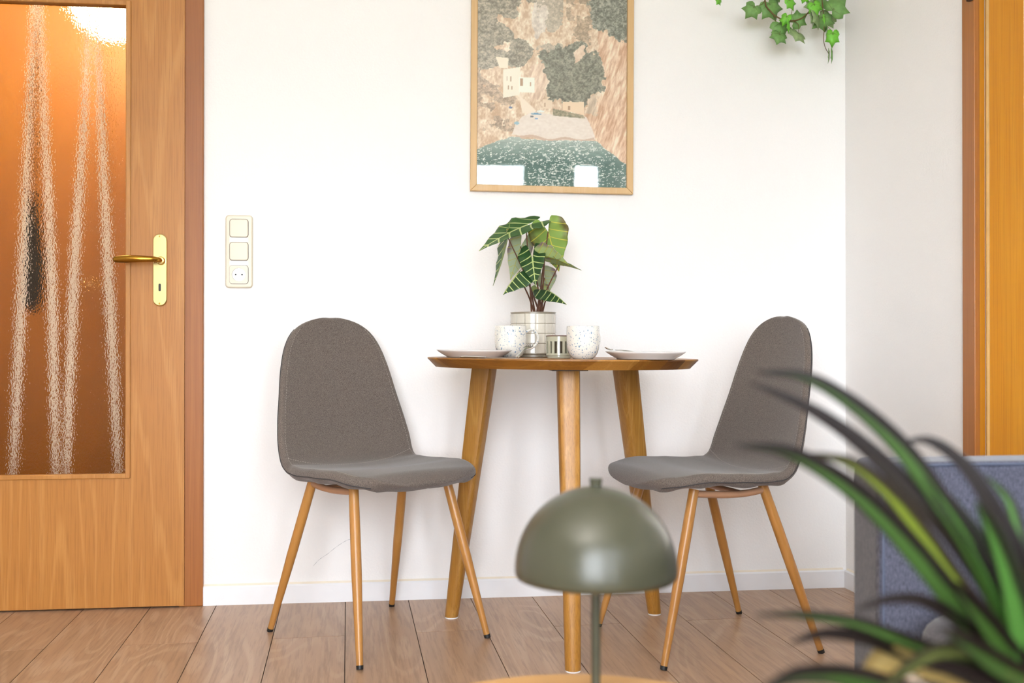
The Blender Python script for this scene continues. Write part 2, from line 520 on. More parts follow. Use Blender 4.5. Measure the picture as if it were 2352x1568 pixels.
# ================================================================== THE ROOM
WY = 3.219            # face of the back wall
BY = 3.207            # face of its baseboard
CX, CY = 1.4697, 3.207
RA = math.radians(2.5)          # right wall and floor boards run 2.5 degrees off the wall normal
XL, YF, ZC = -2.75, -1.25, 2.52
RW = Matrix.Translation((CX, CY, 0)) @ Matrix.Rotation(RA, 4, 'Z')
RWi = RW.inverted()
def ray_local(x, y, axis, val):
    o = RWi @ CP; d = RWi.to_3x3() @ ray(x, y)
    t = (val - o[axis]) / d[axis]
    return o + d * t

# door positions (left door in the back wall)
DY = 3.193
d_right = on_y(423, 1000, DY).x
g_right = on_y(291, 700, DY).x
g_bot = on_y(150, 1091, DY).z
g_top = on_y(150, 6, DY).z
d_bot = 0.006
d_left = d_right - 0.86
g_left = d_left + (d_right - g_right)
d_top = 2.0
cas_r = on_y(467, 700, 3.205).x
cas_l = on_y(427, 700, 3.205).x
WT = 0.13

# back wall with the door opening
op_l, op_r, op_t = d_left + 0.012, d_right - 0.012, d_top - 0.012
w = join(box(op_r, CX + 0.35, WY, WY + WT, 0, ZC), box(XL - 0.2, op_l, WY, WY + WT, 0, ZC), box(op_l, op_r, WY, WY + WT, op_t, ZC))
tag(mk('wall_back', w, 'wall'), 'white rough plaster wall behind the dining table', kind='structure')
wbk = bpy.data.objects['wall_back']
mk('plaster_crack', tube(smooth_path([on_y(x, y, WY) for x, y in ((719, 1300), (733, 1285), (752, 1272), (772, 1256), (790, 1244), (804, 1238), (816, 1237))], 24), [0.0002 + 0.0004 * (k % 3) / 2 for k in range(25)], 5), 'crack', wbk)
# right wall with its open doorway, in the wall's own frame
dA = ray_local(2237, 600, 0, -0.002).y
dB = ray_local(2210, 600, 0, -0.002).y
dW = 0.80
w = join(box(0.012, WT + 0.012, dA + 0.004, 0.10, 0, ZC), box(0.012, WT + 0.012, -4.7, dA - dW - 0.004, 0, ZC), box(0.012, WT + 0.012, dA - dW - 0.004, dA + 0.004, 2.004, ZC))
wr = tag(mk('wall_right', w, 'wall'), 'white plaster wall with the open doorway', kind='structure')
wr.matrix_world = RW
tag(mk('wall_left', box(XL - 0.12, XL, YF - 0.1, WY, 0, ZC), 'wall'), 'white side wall on the door side', kind='structure')
# window wall behind the camera
WINS = [(-1.15, 0.25), (0.50, 1.64)]
wz0, wz1 = 0.36, 2.24
parts = [box(XL - 0.12, 2.1, YF - 0.25, YF, 0, wz0), box(XL - 0.12, 2.1, YF - 0.25, YF, wz1, ZC),
         box(XL - 0.12, WINS[0][0], YF - 0.25, YF, wz0, wz1), box(WINS[0][1], WINS[1][0], YF - 0.25, YF, wz0, wz1), box(WINS[1][1], 2.1, YF - 0.25, YF, wz0, wz1)]
tag(mk('wall_front', join(*parts), 'wall'), 'white wall holding the two windows', kind='structure')
tag(mk('ceiling', box(XL - 0.12, 3.4, YF - 0.25, 5.2, ZC, ZC + 0.1), 'ceiling'), 'plain white ceiling', kind='structure')
for i, (a, b) in enumerate(WINS):
    wn = thing('window_%d' % (i + 1), 'white framed window letting in daylight', None, ((a + b) / 2, YF - 0.12, wz0), kind='structure')
    hw, hh, fr = (b - a) / 2, wz1 - wz0, 0.06
    for nm, bb in (('frame_bar', box(-hw, -hw + fr, -0.03, 0.03, 0, hh)), ('frame_bar', box(hw - fr, hw, -0.03, 0.03, 0, hh)),
                   ('frame_bar', box(-hw + fr, hw - fr, -0.03, 0.03, 0, fr)), ('frame_bar', box(-hw + fr, hw - fr, -0.03, 0.03, hh - fr, hh))):
        mk(nm, bb, 'upvc', wn, bevel=0.004)
    mk('pane', box(-hw + fr, hw - fr, -0.003, 0.003, fr, hh - fr), 'window_glass', wn)
    mk('window_sill', box(-hw - 0.03, hw + 0.03, 0.03, 0.17, -0.025, 0.0), 'upvc', wn, bevel=0.004)
    # daylight portal in the opening
    pl = bpy.data.lights.new('daylight_portal', 'AREA'); pl.shape = 'RECTANGLE'; pl.size = b - a; pl.size_y = hh
    try: pl.cycles.is_portal = True
    except Exception: pass
    po = bpy.data.objects.new('daylight_portal', pl); link(po)
    po.location = ((a + b) / 2, YF - 0.2, (wz0 + wz1) / 2); po.rotation_euler = (math.pi / 2, 0, 0)
# ground outside
tag(mk('ground_outside', box(-14, 14, -30, YF - 0.6, -1.2, -1.1), 'ground'), 'lawn outside the windows', kind='structure')

# ---- floor boards
fl = thing('floor', 'pale oak laminate floor boards', None, (CX, CY, 0), RA, kind='structure')
mk('subfloor', box(-5.0, 2.2, -5.2, 2.2, -0.05, -0.004), 'joint', fl)
def seam_x(px, py):
    return (RWi @ on_z(px, py, 0)).x
s0, s1 = seam_x(497, 1390), seam_x(938, 1377.5)
PW = (s1 - s0) / 3.0
PLEN, gap = 1.285, 0.0011
pm = None
jy = (RWi @ on_z(712, 1463, 0)).y
k0 = int((-4.4 - s0) / PW) - 1
for k in range(k0, 30):
    xa = s0 + k * PW
    if xa > 0.13: break
    if xa + PW < -4.35: continue
    off = jy if k % 2 == 1 else jy + PLEN / 2 + 0.02
    n0 = -5
    for j in range(n0, 4):
        ya = off + j * PLEN
        yb = ya + PLEN
        if yb < -4.55 or ya > 0.2: continue
        yc = min(yb, 0.22)
        if yc < yb - 1e-6:
            o = mk('plank', box(gap, PW - gap, gap, yc - ya - gap, -0.0035, 0), 'floor_wood', fl)
        elif pm is None:
            o = mk('plank', box(gap, PW - gap, gap, PLEN - gap, -0.0035, 0), 'floor_wood', fl); pm = o.data
        else:
            o = link(bpy.data.objects.new('plank', pm), fl)
        o.location = (xa, ya, 0)

# ---- baseboards
def base_prof(y0, y1, z1):     # profile with a chamfered top
    return [(y0, 0.0), (y0, z1 - 0.004), (y0 + 0.004, z1), (y1, z1), (y1, 0.0)]
bb = mk('baseboard_back', prism(base_prof(BY, WY + 0.001, 0.0575), cas_r, CX + 0.011, 'x'), 'baseboard')
tag(bb, 'white skirting board along the back wall', kind='structure')
mk('caulk_line', prism([(WY - 0.006, 0.0575), (WY + 0.001, 0.064), (WY + 0.001, 0.0575)], cas_r, CX, 'x'), 'caulk', bb)
br = mk('baseboard_right', prism([(0, 0), (0, 0.0535), (0.004, 0.0575), (0.013, 0.0575), (0.013, 0)], dB, 0.001, 'y'), 'baseboard')
tag(br, 'white skirting board along the right wall', kind='structure'); br.matrix_world = RW
mk('caulk_line', prism([(0.006, 0.0575), (0.013, 0.064), (0.013, 0.0575)], dB, 0.0, 'y'), 'caulk', br)

# ---- casing of the left door
tr = thing('trim_1', 'orange brown wooden door casing beside the light switches', None, (cas_r, 3.22, 0), kind='structure')
L = Matrix.Translation((-cas_r, -3.22, 0))
def tp(nm, vf, mat, bevel=0.0015): return mk(nm, move(vf, (-cas_r, -3.22, 0)), mat, tr, bevel=bevel)
cw = cas_r - cas_l
tp('casing', box(cas_l - 0.02, cas_r, 3.203, WY, 0, 2.06), 'casing_wood', 0.003)
tp('casing', box(d_left - cw, d_left + 0.02, 3.203, WY, 0, 2.06), 'casing_wood', 0.003)
tp('casing', box(d_left + 0.02, cas_l - 0.02, 3.203, WY, d_top - 0.02, 2.06), 'casing_wood', 0.003)
tp('jamb', box(op_r, op_r + 0.02, WY, WY + WT + 0.006, 0, op_t), 'casing_wood')
tp('jamb', box(op_l - 0.02, op_l, WY, WY + WT + 0.006, 0, op_t), 'casing_wood')
tp('jamb', box(op_l, op_r, WY, WY + WT + 0.006, op_t - 0.0, op_t + 0.02), 'casing_wood')
tp('threshold', box(d_left, d_right + 0.001, 3.226, WY + WT, 0.0, 0.004), 'casing_wood')

# ---- the left door
dr = thing('door_1', 'oak veneer door with a tall rippled glass pane and brass handle', None, (d_right, DY, 0), kind='structure')
def dp(nm, vf, mat, parent=None, **k): return mk(nm, move(vf, (-d_right, -DY, 0)), mat, parent or dr, **k)
T = 0.036
leaf = join(box(g_right + 0.0, d_right, DY, DY + T, d_bot, d_top), box(d_left, g_left, DY, DY + T, d_bot, d_top),
            box(g_left, g_right, DY, DY + T, d_bot, g_bot), box(g_left, g_right, DY, DY + T, g_top, d_top))
dp('door_leaf', leaf, 'door_wood')
bw = 0.012
for (x0, x1, z0, z1) in ((g_right - bw * .25, g_right + bw, g_bot - bw, g_top + bw), (g_left - bw, g_left + bw * .25, g_bot - bw, g_top + bw),
                         (g_left, g_right, g_bot - bw, g_bot + bw * .25), (g_left, g_right, g_top - bw * .25, g_top + bw)):
    dp('glazing_bead', box(x0, x1, DY - 0.006, DY + 0.012, z0, z1), 'bead_wood', bevel=0.003)
dp('glass_pane', box(g_left, g_right, DY + 0.014, DY + 0.020, g_bot, g_top), 'orn_glass', label='rippled amber ornamental glass')
pc = on_y(368, 620, DY)
ph = on_y(368, 537, DY).z - on_y(368, 703, DY).z
pz = (on_y(368, 537, DY).z + on_y(368, 703, DY).z) / 2
pw = on_y(385, 620, DY).x - on_y(352, 620, DY).x
plate = mk('handle_plate', prism(rrect(0, 0, pw, ph, pw * 0.48, 8), -0.006, 0.0, 'y'), 'brass', dr, bevel=0.003, smooth=True)
plate.location = (pc.x - d_right, 0, pz)
lz = on_y(368, 599, DY).z - pz
sx = on_y(371, 599, DY).x - pc.x
mk('collar', xform(lathe([(0.013, 0), (0.013, 0.004), (0.010, 0.009), (0.009, 0.009)], 28), Matrix.Translation((sx, -0.006, lz)) @ Matrix.Rotation(math.pi / 2, 4, 'X')), 'brass', plate, smooth=True)
xe = on_y(271, 598, DY).x - pc.x
path = smooth_path([(sx, -0.012, lz), (sx, -0.034, lz), (sx - 0.012, -0.05, lz + 0.001), (sx - 0.04, -0.056, lz + 0.001), (xe * .6, -0.056, lz + 0.001), (xe + 0.01, -0.05, lz), (xe + 0.004, -0.047, lz)], 30)
rads = [lerp_table([(0, .0075), (.25, .0078), (.45, .009), (.7, .0118), (.9, .0095), (.97, .006), (1, .002)], i / 30) for i in range(31)]
mk('lever_handle', tube(path, rads, 16), 'brass_dark', plate, smooth=True, label='curved brass lever handle')
kz = on_y(368, 660, DY).z - pz
mk('keyhole', prism(rrect(0.0, kz, 0.007, 0.023, 0.0034, 6), -0.0068, -0.003, 'y'), 'black', plate)
mk('key_boss', prism(rrect(0.0, kz + 0.002, 0.030, 0.045, 0.012, 6), -0.0066, -0.003, 'y'), 'brass', plate)
for zz in (ph / 2 - 0.008, -ph / 2 + 0.008):
    mk('screw', xform(lathe([(0.0028, 0), (0.0026, 0.0015), (0.0, 0.0018)], 12), Matrix.Translation((0, -0.0055, zz)) @ Matrix.Rotation(math.pi / 2, 4, 'X')), 'brass_dark', plate, smooth=True)

# ---- right doorway: casing, rebated jamb, seal
t2 = thing('trim_2', 'orange wooden frame of the open doorway behind the sofa', None, (CX, CY, 0), RA, kind='structure')
r1 = ray_local(2262, 600, 1, dA).x
r2 = ray_local(2347, 600, 1, dA).x
mk('casing', box(-0.002, 0.014, dA - 0.002, dB, 0, 2.07), 'door2_casing', t2, bevel=0.002)
mk('casing', box(-0.002, 0.014, dA - dW - 0.055, dA - dW + 0.002, 0, 2.07), 'door2_casing', t2, bevel=0.002)
mk('casing', box(-0.002, 0.014, dA - dW + 0.002, dA - 0.002, 2.0, 2.07), 'door2_casing', t2, bevel=0.002)
for s in (0, 1):
    ya, yb = ((dA, dA + 0.02) if s == 0 else (dA - dW - 0.02, dA - dW))
    mk('jamb_rebate', box(0.0, r1, ya, yb, 0, 2.0), 'door2_wood', t2)
    yc, yd = ((dA - 0.012, dA + 0.02) if s == 0 else (dA - dW - 0.02, dA - dW + 0.012))
    mk('jamb', box(r1 + 0.004, r2, yc, yd, 0, 2.0), 'door2_wood', t2, bevel=0.002)
    mk('seal', tube([(r1 + 0.004, (ya if s == 0 else yb) - (0.007 if s == 0 else -0.007), 0), (r1 + 0.004, (ya if s == 0 else yb) - (0.007 if s == 0 else -0.007), 2.0)], 0.005, 10), 'seal', t2, smooth=True)
mk('head_jamb', box(0.0, r2, dA - dW, dA, 2.0, 2.02), 'door2_wood', t2)
hz = ray_local(2222, 0, 0, 0).z
mk('hinge', tube([(-0.008, dA + 0.006, hz - 0.010), (-0.008, dA + 0.004, hz + 0.08)], 0.009, 14), 'black', t2, smooth=True, label='dark hinge barrel')
# room beyond the doorway
tag(mk('wall_beyond_doorway', join(box(3.25, 3.35, -1.5, 5.2, 0, ZC), box(1.95, 3.25, 5.1, 5.2, 0, ZC), box(2.15, 3.25, -1.5, -1.4, 0, ZC)), 'wall'), 'white walls of the next room through the doorway', kind='structure')
tag(mk('floor_beyond_doorway', box(1.75, 3.3, -1.45, 5.15, -0.06, -0.002), 'floor_wood'), 'oak floor of the next room', kind='structure')

# ---- hall behind the glass of the left door; pieces added in place of its reflections
hx0, hx1, hy1 = -2.6, -0.35, 4.75
tag(mk('wall_hall', join(box(hx0 - 0.1, hx1 + 0.1, hy1, hy1 + 0.1, 0, ZC), box(hx0 - 0.1, hx0, WY + WT, hy1, 0, ZC), box(hx1, hx1 + 0.1, WY + WT, hy1, 0, ZC)), 'wall_hall'), 'warm walls of the hall behind the glazed door', kind='structure')
wb = thing('added_wardrobe', 'orange wood wardrobe added in the hall to colour the door glass', 'wardrobe', (-1.5, 4.45, 0))  # added for the look of the door glass
mk('body', box(-0.95, 0.95, -0.02, 0.28, 0.0, 2.3), 'wardrobe', wb, bevel=0.004)
for i in range(3):
    dd = mk('wardrobe_door', box(-0.94 + i * 0.63, -0.94 + i * 0.63 + 0.622, -0.04, -0.0205, 0.08, 2.27), 'wardrobe', wb, bevel=0.004)
    mk('knob', xform(lathe([(0.006, 0), (0.006, 0.015), (0.014, 0.02), (0.012, 0.03), (0, 0.032)], 16), Matrix.Translation((-0.94 + i * 0.63 + 0.58, -0.04, 1.05)) @ Matrix.Rotation(math.pi / 2, 4, 'X')), 'brass', dd, smooth=True)
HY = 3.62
for tails, lab in (([[(80, -60), (68, 250), (52, 620), (34, 1000), (26, 1180)], [(90, -60), (102, 250), (118, 620), (127, 1000), (128, 1180)]], 'long pale scarf added for a reflection around the dark umbrella behind the door glass'),
                   ([[(207, -60), (195, 250), (172, 600), (156, 1000), (153, 1180)], [(217, -60), (231, 250), (248, 600), (268, 1000), (278, 1180)]], 'long pale scarf added for a reflection in the door glass near the handle')):
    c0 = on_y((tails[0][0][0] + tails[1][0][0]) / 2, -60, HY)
    sc = thing('reflection_streak', lab, 'streak', c0, group='pale strips added for reflections in the door glass')  # added strips imitating reflected streaks
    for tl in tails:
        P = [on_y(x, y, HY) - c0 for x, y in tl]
        mk('streak_strip', tube(smooth_path(P, 26), [lerp_table([(0, .005), (.3, .010), (.55, .015), (.8, .010), (1, .007)], i / 26) for i in range(27)], 12, flat=0.4, up=(0, 1, 0)), 'streak_white', sc, smooth=True)
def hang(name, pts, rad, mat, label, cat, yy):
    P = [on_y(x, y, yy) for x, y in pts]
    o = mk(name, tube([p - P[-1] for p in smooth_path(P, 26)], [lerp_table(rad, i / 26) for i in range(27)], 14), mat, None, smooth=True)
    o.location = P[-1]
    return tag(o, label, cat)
hang('reflection_silhouette', [(80, -40), (80, 300), (79, 400), (79, 470), (78, 560), (77, 650), (76, 720)], [(0, .004), (.4, .004), (.5, .012), (.75, .034), (.92, .03), (1, .008)], 'silhouette_dark', 'dark umbrella hanging behind the rippled door glass', 'silhouette', HY + 0.14)  # added dark shape for the figure reflected in the glass
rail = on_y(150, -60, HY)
o = mk('streak_rail', tube([(-0.45, 0, 0), (0.45, 0, 0)], 0.010, 12), 'metal', None, smooth=True); o.location = rail + Vector((0, 0, 0.006))  # added to hold the reflection strips
tag(o, 'metal rail added in the hall to carry the pale reflection strips', 'rail')
hl = thing('glass_glow', 'glowing globe added for the bright reflection in the door glass', 'lamp', on_y(258, 0, 4.0))  # added glow imitating a bright reflection at the top of the glass
mk('globe', lathe([(0.0, -0.15)] + [(0.15 * math.sin(a), -0.15 * math.cos(a)) for a in np.linspace(0.2, 2.9, 14)] + [(0.0, 0.15)], 24), 'glass_glow', hl, smooth=True)
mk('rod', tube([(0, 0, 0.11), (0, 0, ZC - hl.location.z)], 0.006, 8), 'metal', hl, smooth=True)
ld = bpy.data.lights.new('hall_fill_light', 'POINT'); ld.energy = HALL_FILL_W; ld.color = (1.0, 0.94, 0.86); ld.shadow_soft_size = 0.12  # added point light that brightens the hall
lo = bpy.data.objects.new('hall_fill_light', ld); link(lo); lo.location = hl.location + Vector((-0.25, -0.25, 0.15))

# ================================================================== switches and socket
sc_ = on_y(550, 578, WY)
sw = thing('light_switch_panel', 'cream wall panel with two light switches above a power socket', 'switch panel', (sc_.x, WY, sc_.z))
SWp, SHp = 0.082, 0.223
hole = [rrect(0, dz, 0.056, 0.056, 0.006) for dz in (0.071, 0, -0.071)]
mk('frame', prism(rrect(0, 0, SWp, SHp, 0.011, 8), -0.010, 0.0, 'y'), 'switch', sw, bevel=0.004, smooth=True)
mk('bridge', prism(rrect(0, 0.0355, 0.056, 0.014, 0.001), -0.0112, -0.009, 'y'), 'switch_white', sw)
mk('bridge', prism(rrect(0, -0.0355, 0.056, 0.014, 0.001), -0.0112, -0.009, 'y'), 'switch_white', sw)
for dz in (0.071, 0.0):
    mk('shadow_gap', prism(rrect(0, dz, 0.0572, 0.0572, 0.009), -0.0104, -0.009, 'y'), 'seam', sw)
    mk('rocker', prism(rrect(0, dz, 0.055, 0.055, 0.008), -0.0145, -0.0095, 'y'), 'switch', sw, bevel=0.002, smooth=True)
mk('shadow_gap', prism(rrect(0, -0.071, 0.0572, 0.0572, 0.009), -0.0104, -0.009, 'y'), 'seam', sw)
# socket insert: plate with a round well
n = 40
op, ip = rrect(0, 0, 0.055, 0.055, 0.008, 9), circle(0, 0, 0.0205, n)
op = sorted(op, key=lambda p: math.atan2(p[1], p[0])); ip = sorted(ip, key=lambda p: math.atan2(p[1], p[0]))
def ring_plate(op, ip, y0, y1, zc):
    n = len(ip); m = len(op)
    v = [(p[0], y0, p[1] + zc) for p in op] + [(p[0], y0, p[1] + zc) for p in ip] + [(p[0], y1, p[1] + zc) for p in ip] + [(p[0], y1 + 0.0, p[1] + zc) for p in op]
    f = []
    i = j = 0
    A = [math.atan2(p[1], p[0]) for p in op]; B = [math.atan2(p[1], p[0]) for p in ip]
    while i < m or j < n:
        ai = A[i] if i < m else 9; bj = B[j] if j < n else 9
        if ai < bj: f.append((i, (i + 1) % m, m + j % n)); i += 1
        else: f.append((m + j, m + (j + 1) % n, i % m)); j += 1
    f += [(m + k, m + (k + 1) % n, m + n + (k + 1) % n, m + n + k) for k in range(n)]
    f += [(k, (k + 1) % m, m + 2 * n + (k + 1) % m, m + 2 * n + k) for k in range(m)]
    f.append(tuple(m + n + k for k in range(n)))
    return v, f
so = mk('socket', ring_plate(op, ip, -0.0145, -0.0098, -0.071), 'switch', sw)
mk('socket_well', prism(circle(0, -0.071, 0.0202, 36), -0.0118, -0.0099, 'y'), 'switch_white', so)
for dx in (-0.0095, 0.0095):
    mk('pin_hole', prism(circle(dx, -0.071, 0.0026, 14), -0.0124, -0.0110, 'y'), 'black', so)
for dz in (0.0175, -0.0175):
    mk('earth_clip', prism(rrect(0, -0.071 + dz, 0.005, 0.005, 0.0012, 2), -0.0140, -0.0110, 'y'), 'metal', so)

# ================================================================== framed picture
fc = on_y(1269, 442, 3.200)
fw_, fh_ = on_y(1456, 442, 3.2).x - on_y(1082, 442, 3.2).x, 0.715
pic = thing('framed_picture', 'framed beach cove print in pale pine frame above the dining table', 'picture', (fc.x, 3.2165, fc.z))
pic.rotation_euler = (0, math.radians(0.33), 0)
bwid = 0.0205
hw = fw_ / 2
for poly in ([(-hw, 0), (hw, 0), (hw - bwid, bwid), (-hw + bwid, bwid)], [(hw, 0), (hw, fh_), (hw - bwid, fh_ - bwid), (hw - bwid, bwid)],
             [(hw, fh_), (-hw, fh_), (-hw + bwid, fh_ - bwid), (hw - bwid, fh_ - bwid)], [(-hw, fh_), (-hw, 0), (-hw + bwid, bwid), (-hw + bwid, fh_ - bwid)]):
    mk('frame_bar', prism(poly, -0.018, 0.0, 'y'), 'frame_wood', pic, bevel=0.002)
mk('backing', box(-hw + 0.005, hw - 0.005, -0.004, -0.001, 0.005, fh_ - 0.005), 'frame_wood', pic)
# the print, painted cell by cell as vertex colours
def vnoise(x, y, seed):
    r = np.random.default_rng(seed); g = r.random((257, 257))
    xi = np.floor(x).astype(int); yi = np.floor(y).astype(int)
    fx = x - xi; fy = y - yi
    fx = fx * fx * (3 - 2 * fx); fy = fy * fy * (3 - 2 * fy)
    g0 = lambda i, j: g[i % 257, j % 257]
    return (g0(xi, yi) * (1 - fx) + g0(xi + 1, yi) * fx) * (1 - fy) + (g0(xi, yi + 1) * (1 - fx) + g0(xi + 1, yi + 1) * fx) * fy
def fbm(x, y, seed, octv=5):
    s = 0; a = 0.5
    for k in range(octv):
        s = s + a * vnoise(x * 2 ** k + 31 * k, y * 2 ** k + 17 * k, seed + k); a *= 0.55
    return s / (0.5 * (1 - 0.55 ** octv) / 0.45)
def inpoly(px, py, poly):
    ins = np.zeros(px.shape, bool); j = len(poly) - 1
    for i in range(len(poly)):
        (xi, yi), (xj, yj) = poly[i], poly[j]
        c = ((yi > py) != (yj > py)) & (px < (xj - xi) * (py - yi) / ((yj - yi) + 1e-9) + xi)
        ins ^= c; j = i
    return ins
PNX, PNY = 260, 370
iw, ih = fw_ - 2 * bwid, fh_ - 2 * bwid
gx, gz = np.meshgrid(np.linspace(0, 1, PNX), np.linspace(0, 1, PNY))
X = 128 + gx * 1177; Y = 1468 - gz * 1177 * ih / iw           # coordinates of the study sketch
wx = X + 60 * (fbm(X / 70, Y / 70, 3) - 0.5); wy = Y + 60 * (fbm(X / 70, Y / 70, 9) - 0.5)
img = np.zeros(X.shape + (3,))
def paint(mask, lo, hi, t):
    t = np.clip(t, 0, 1)[..., None]
    img[mask] = (np.array(lo) * (1 - t) + np.array(hi) * t)[mask]
tex = np.clip((0.55 * fbm(X / 46, Y / 70, 21, 6) + 0.45 * fbm(X / 11, Y / 17, 25, 4) - 0.36) * 3.0, 0, 1)
paint(np.ones(X.shape, bool), (202, 168, 138), (255, 242, 226), tex)
m = inpoly(wx, wy, [(440, -400), (900, -400), (760, 120), (600, 330), (560, 300), (560, 60)])
paint(m, (200, 186, 176), (252, 240, 232), tex)
strat = np.clip((0.6 * fbm(X / 24 + Y / 70, Y / 120 - X / 200, 33, 5) + 0.4 * fbm(X / 9 + Y / 30, Y / 40, 35, 4) - 0.34) * 3.0, 0, 1)
m = inpoly(wx, wy, [(1060, 220), (1310, 260), (1320, 1320), (1060, 1100), (980, 900), (1120, 720), (1090, 420)])
paint(m, (200, 154, 122), (255, 232, 210), strat)
gt = np.clip((0.5 * fbm(X / 24, Y / 22, 41, 4) + 0.5 * fbm(X / 9, Y / 8, 43, 3) - 0.34) * 3.0, 0, 1)
edge = 0.16 * (fbm(X / 14, Y / 13, 57, 4) - 0.5)
blob = fbm(X / 120, Y / 100, 55, 3) + edge
def bush(mask, thr, lo, hi):
    paint(mask & (blob > thr), lo, hi, gt)
# vegetation on the left cliff follows a band from the upper left corner down to the houses
band = np.exp(-((X - 230) / 190) ** 2) * np.exp(-((Y - 300) / 330) ** 2) + 0.7 * np.exp(-((X - 450) / 130) ** 2 - ((Y - 420) / 110) ** 2) + 0.6 * np.exp(-((X - 380) / 60) ** 2 - ((Y - 140) / 50) ** 2)
veg = 0.42 * band + blob
paint((veg > 0.68) & (Y < 620) & (X < 640), (112, 106, 94), (196, 186, 170), gt)
paint((X < 460) & (Y > 560) & (Y < 1050) & (blob > 0.57), (150, 128, 110), (214, 190, 168), gt)
paint((X > 590) & (X < 800) & (Y < 420) & (blob > 0.54), (164, 152, 136), (214, 200, 184), gt)
paint((X > 820) & (X < 1060) & (Y < 380) & (blob > 0.60), (150, 128, 106), (206, 182, 158), gt)
def soft(poly, amp=46):
    return inpoly(X + amp * 2.2 * (fbm(X / 36, Y / 36, 61, 5) - .5), Y + amp * 2.2 * (fbm(X / 36, Y / 36, 67, 5) - .5), poly)
paint(soft([(620, 430), (700, 400), (760, 380), (860, 370), (900, 310), (960, 310), (1000, 430), (1090, 390), (1120, 560), (1125, 720), (1010, 750), (970, 850), (800, 810), (690, 790), (650, 600)]), (88, 90, 80), (166, 164, 148), gt)
paint(soft([(880, 420), (960, 350), (975, 420), (900, 510)], 20), (220, 190, 166), (252, 230, 212), tex)
paint(soft([(970, -300), (1340, -300), (1340, 320), (1150, 280), (1110, 220), (1010, 200)]), (84, 88, 78), (182, 182, 170), gt)
paint(soft([(545, 560), (620, 480), (690, 680), (640, 780), (545, 820)], 30), (196, 162, 138), (250, 228, 210), strat)
paint(soft([(1000, 760), (1070, 740), (1060, 900), (990, 900)], 30), (190, 168, 146), (240, 220, 200), strat)
# buildings
for poly, c in (([(330, 570), (460, 545), (462, 760), (330, 790)], (252, 238, 224)), ([(452, 622), (576, 625), (574, 742), (452, 742)], (255, 246, 236)),
                ([(270, 470), (370, 480), (366, 560), (300, 555)], (250, 232, 214)), ([(800, 805), (965, 800), (965, 900), (800, 868)], (240, 214, 186)),
                ([(640, 790), (715, 795), (715, 860), (640, 860)], (236, 214, 192)), ([(455, 760), (590, 880), (560, 915), (480, 900)], (244, 228, 212))):
    mm = inpoly(X, Y, poly); img[mm] = np.array(c)
for (x0, x1, y0, y1) in ((356, 364, 620, 655), (386, 394, 622, 660), (366, 374, 690, 725), (396, 404, 695, 725), (462, 486, 635, 690), (538, 548, 662, 690), (840, 856, 836, 866), (652, 662, 815, 850)):
    mm = (X > x0) & (X < x1) & (Y > y0) & (Y < y1); img[mm] = (176, 140, 112)
# beach
m = inpoly(X + 14 * (fbm(X / 30, Y / 30, 77) - .5), Y, [(560, 890), (720, 905), (980, 915), (1030, 1000), (1060, 1090), (800, 1110), (400, 1070), (430, 990), (480, 930)])
paint(m, (226, 210, 200), (246, 236, 230), fbm(X / 20, Y / 12, 81))
m = inpoly(X, Y, [(720, 860), (960, 905), (980, 930), (720, 915)])
paint(m, (120, 118, 96), (190, 176, 150), gt)
m = inpoly(X, Y + 10 * np.sin(X / 40), [(430, 1068), (700, 1090), (1050, 1085), (1050, 1100), (700, 1112), (430, 1085)])
img[m] = (210, 182, 164)
# water
m = inpoly(wx * .5 + X * .5, wy * .5 + Y * .5, [(100, 1200), (300, 1120), (400, 1088), (700, 1112), (1060, 1096), (1180, 1190), (1330, 1300), (1330, 1500), (100, 1500)])
dep = np.clip((Y - 1090) / 200, 0, 1)
spark = (fbm(X / 15, Y / 4.5, 91, 3) > 0.66 - 0.05 * np.exp(-((X - 800) / 260) ** 2))
base = np.array((176, 190, 184)) * (1 - dep[..., None]) + np.array((66, 100, 94)) * dep[..., None]
base = base * (0.85 + 0.3 * fbm(X / 40, Y / 8, 93)[..., None])
base[spark] = np.array((236, 240, 238))
img[m] = base[m]
for (cx, cy, rx, ry, c) in ((590, 906, 42, 7, (92, 150, 186)), (556, 926, 14, 8, (110, 112, 118)), (592, 942, 14, 5, (108, 160, 206)), (438, 982, 20, 12, (150, 190, 206)), (388, 862, 14, 8, (104, 120, 160)), (622, 884, 30, 8, (236, 240, 240))):
    img[((X - cx) / rx) ** 2 + ((Y - cy) / ry) ** 2 < 1] = c
img = np.clip((img - 128) * np.array([0.88, 0.88, 0.86]) + np.array([152, 149, 142]), 0, 255)                       # faded matt print
li = img / 255.0
li = np.where(li <= 0.04045, li / 12.92, ((li + 0.055) / 1.055) ** 2.4)
vv = np.stack([(gx - .5) * iw, np.full(gx.shape, -0.0045), bwid + gz * ih], -1).reshape(-1, 3)
idx = np.arange(PNX * PNY).reshape(PNY, PNX)
ff = np.stack([idx[:-1, :-1], idx[:-1, 1:], idx[1:, 1:], idx[1:, :-1]], -1).reshape(-1, 4)
me = bpy.data.meshes.new('print')
me.from_pydata(vv.tolist(), [], ff.tolist())
ca = me.color_attributes.new('paint', 'FLOAT_COLOR', 'POINT')
ca.data.foreach_set('color', np.concatenate([li.reshape(-1, 3), np.ones((PNX * PNY, 1))], 1).astype(np.float32).ravel())
s = NT('beach_print')
at = s.add('ShaderNodeAttribute'); at.attribute_name = 'paint'
s.setc(at.outputs['Color']); s.b.inputs['Roughness'].default_value = 0.7
me.materials.append(s.m)
link(bpy.data.objects.new('print', me), pic)['label'] = 'printed photograph of a rocky cove with beach and green water'
mk('glass', box(-hw + bwid, hw - bwid, -0.0085, -0.0065, bwid, fh_ - bwid), 'glass', pic)

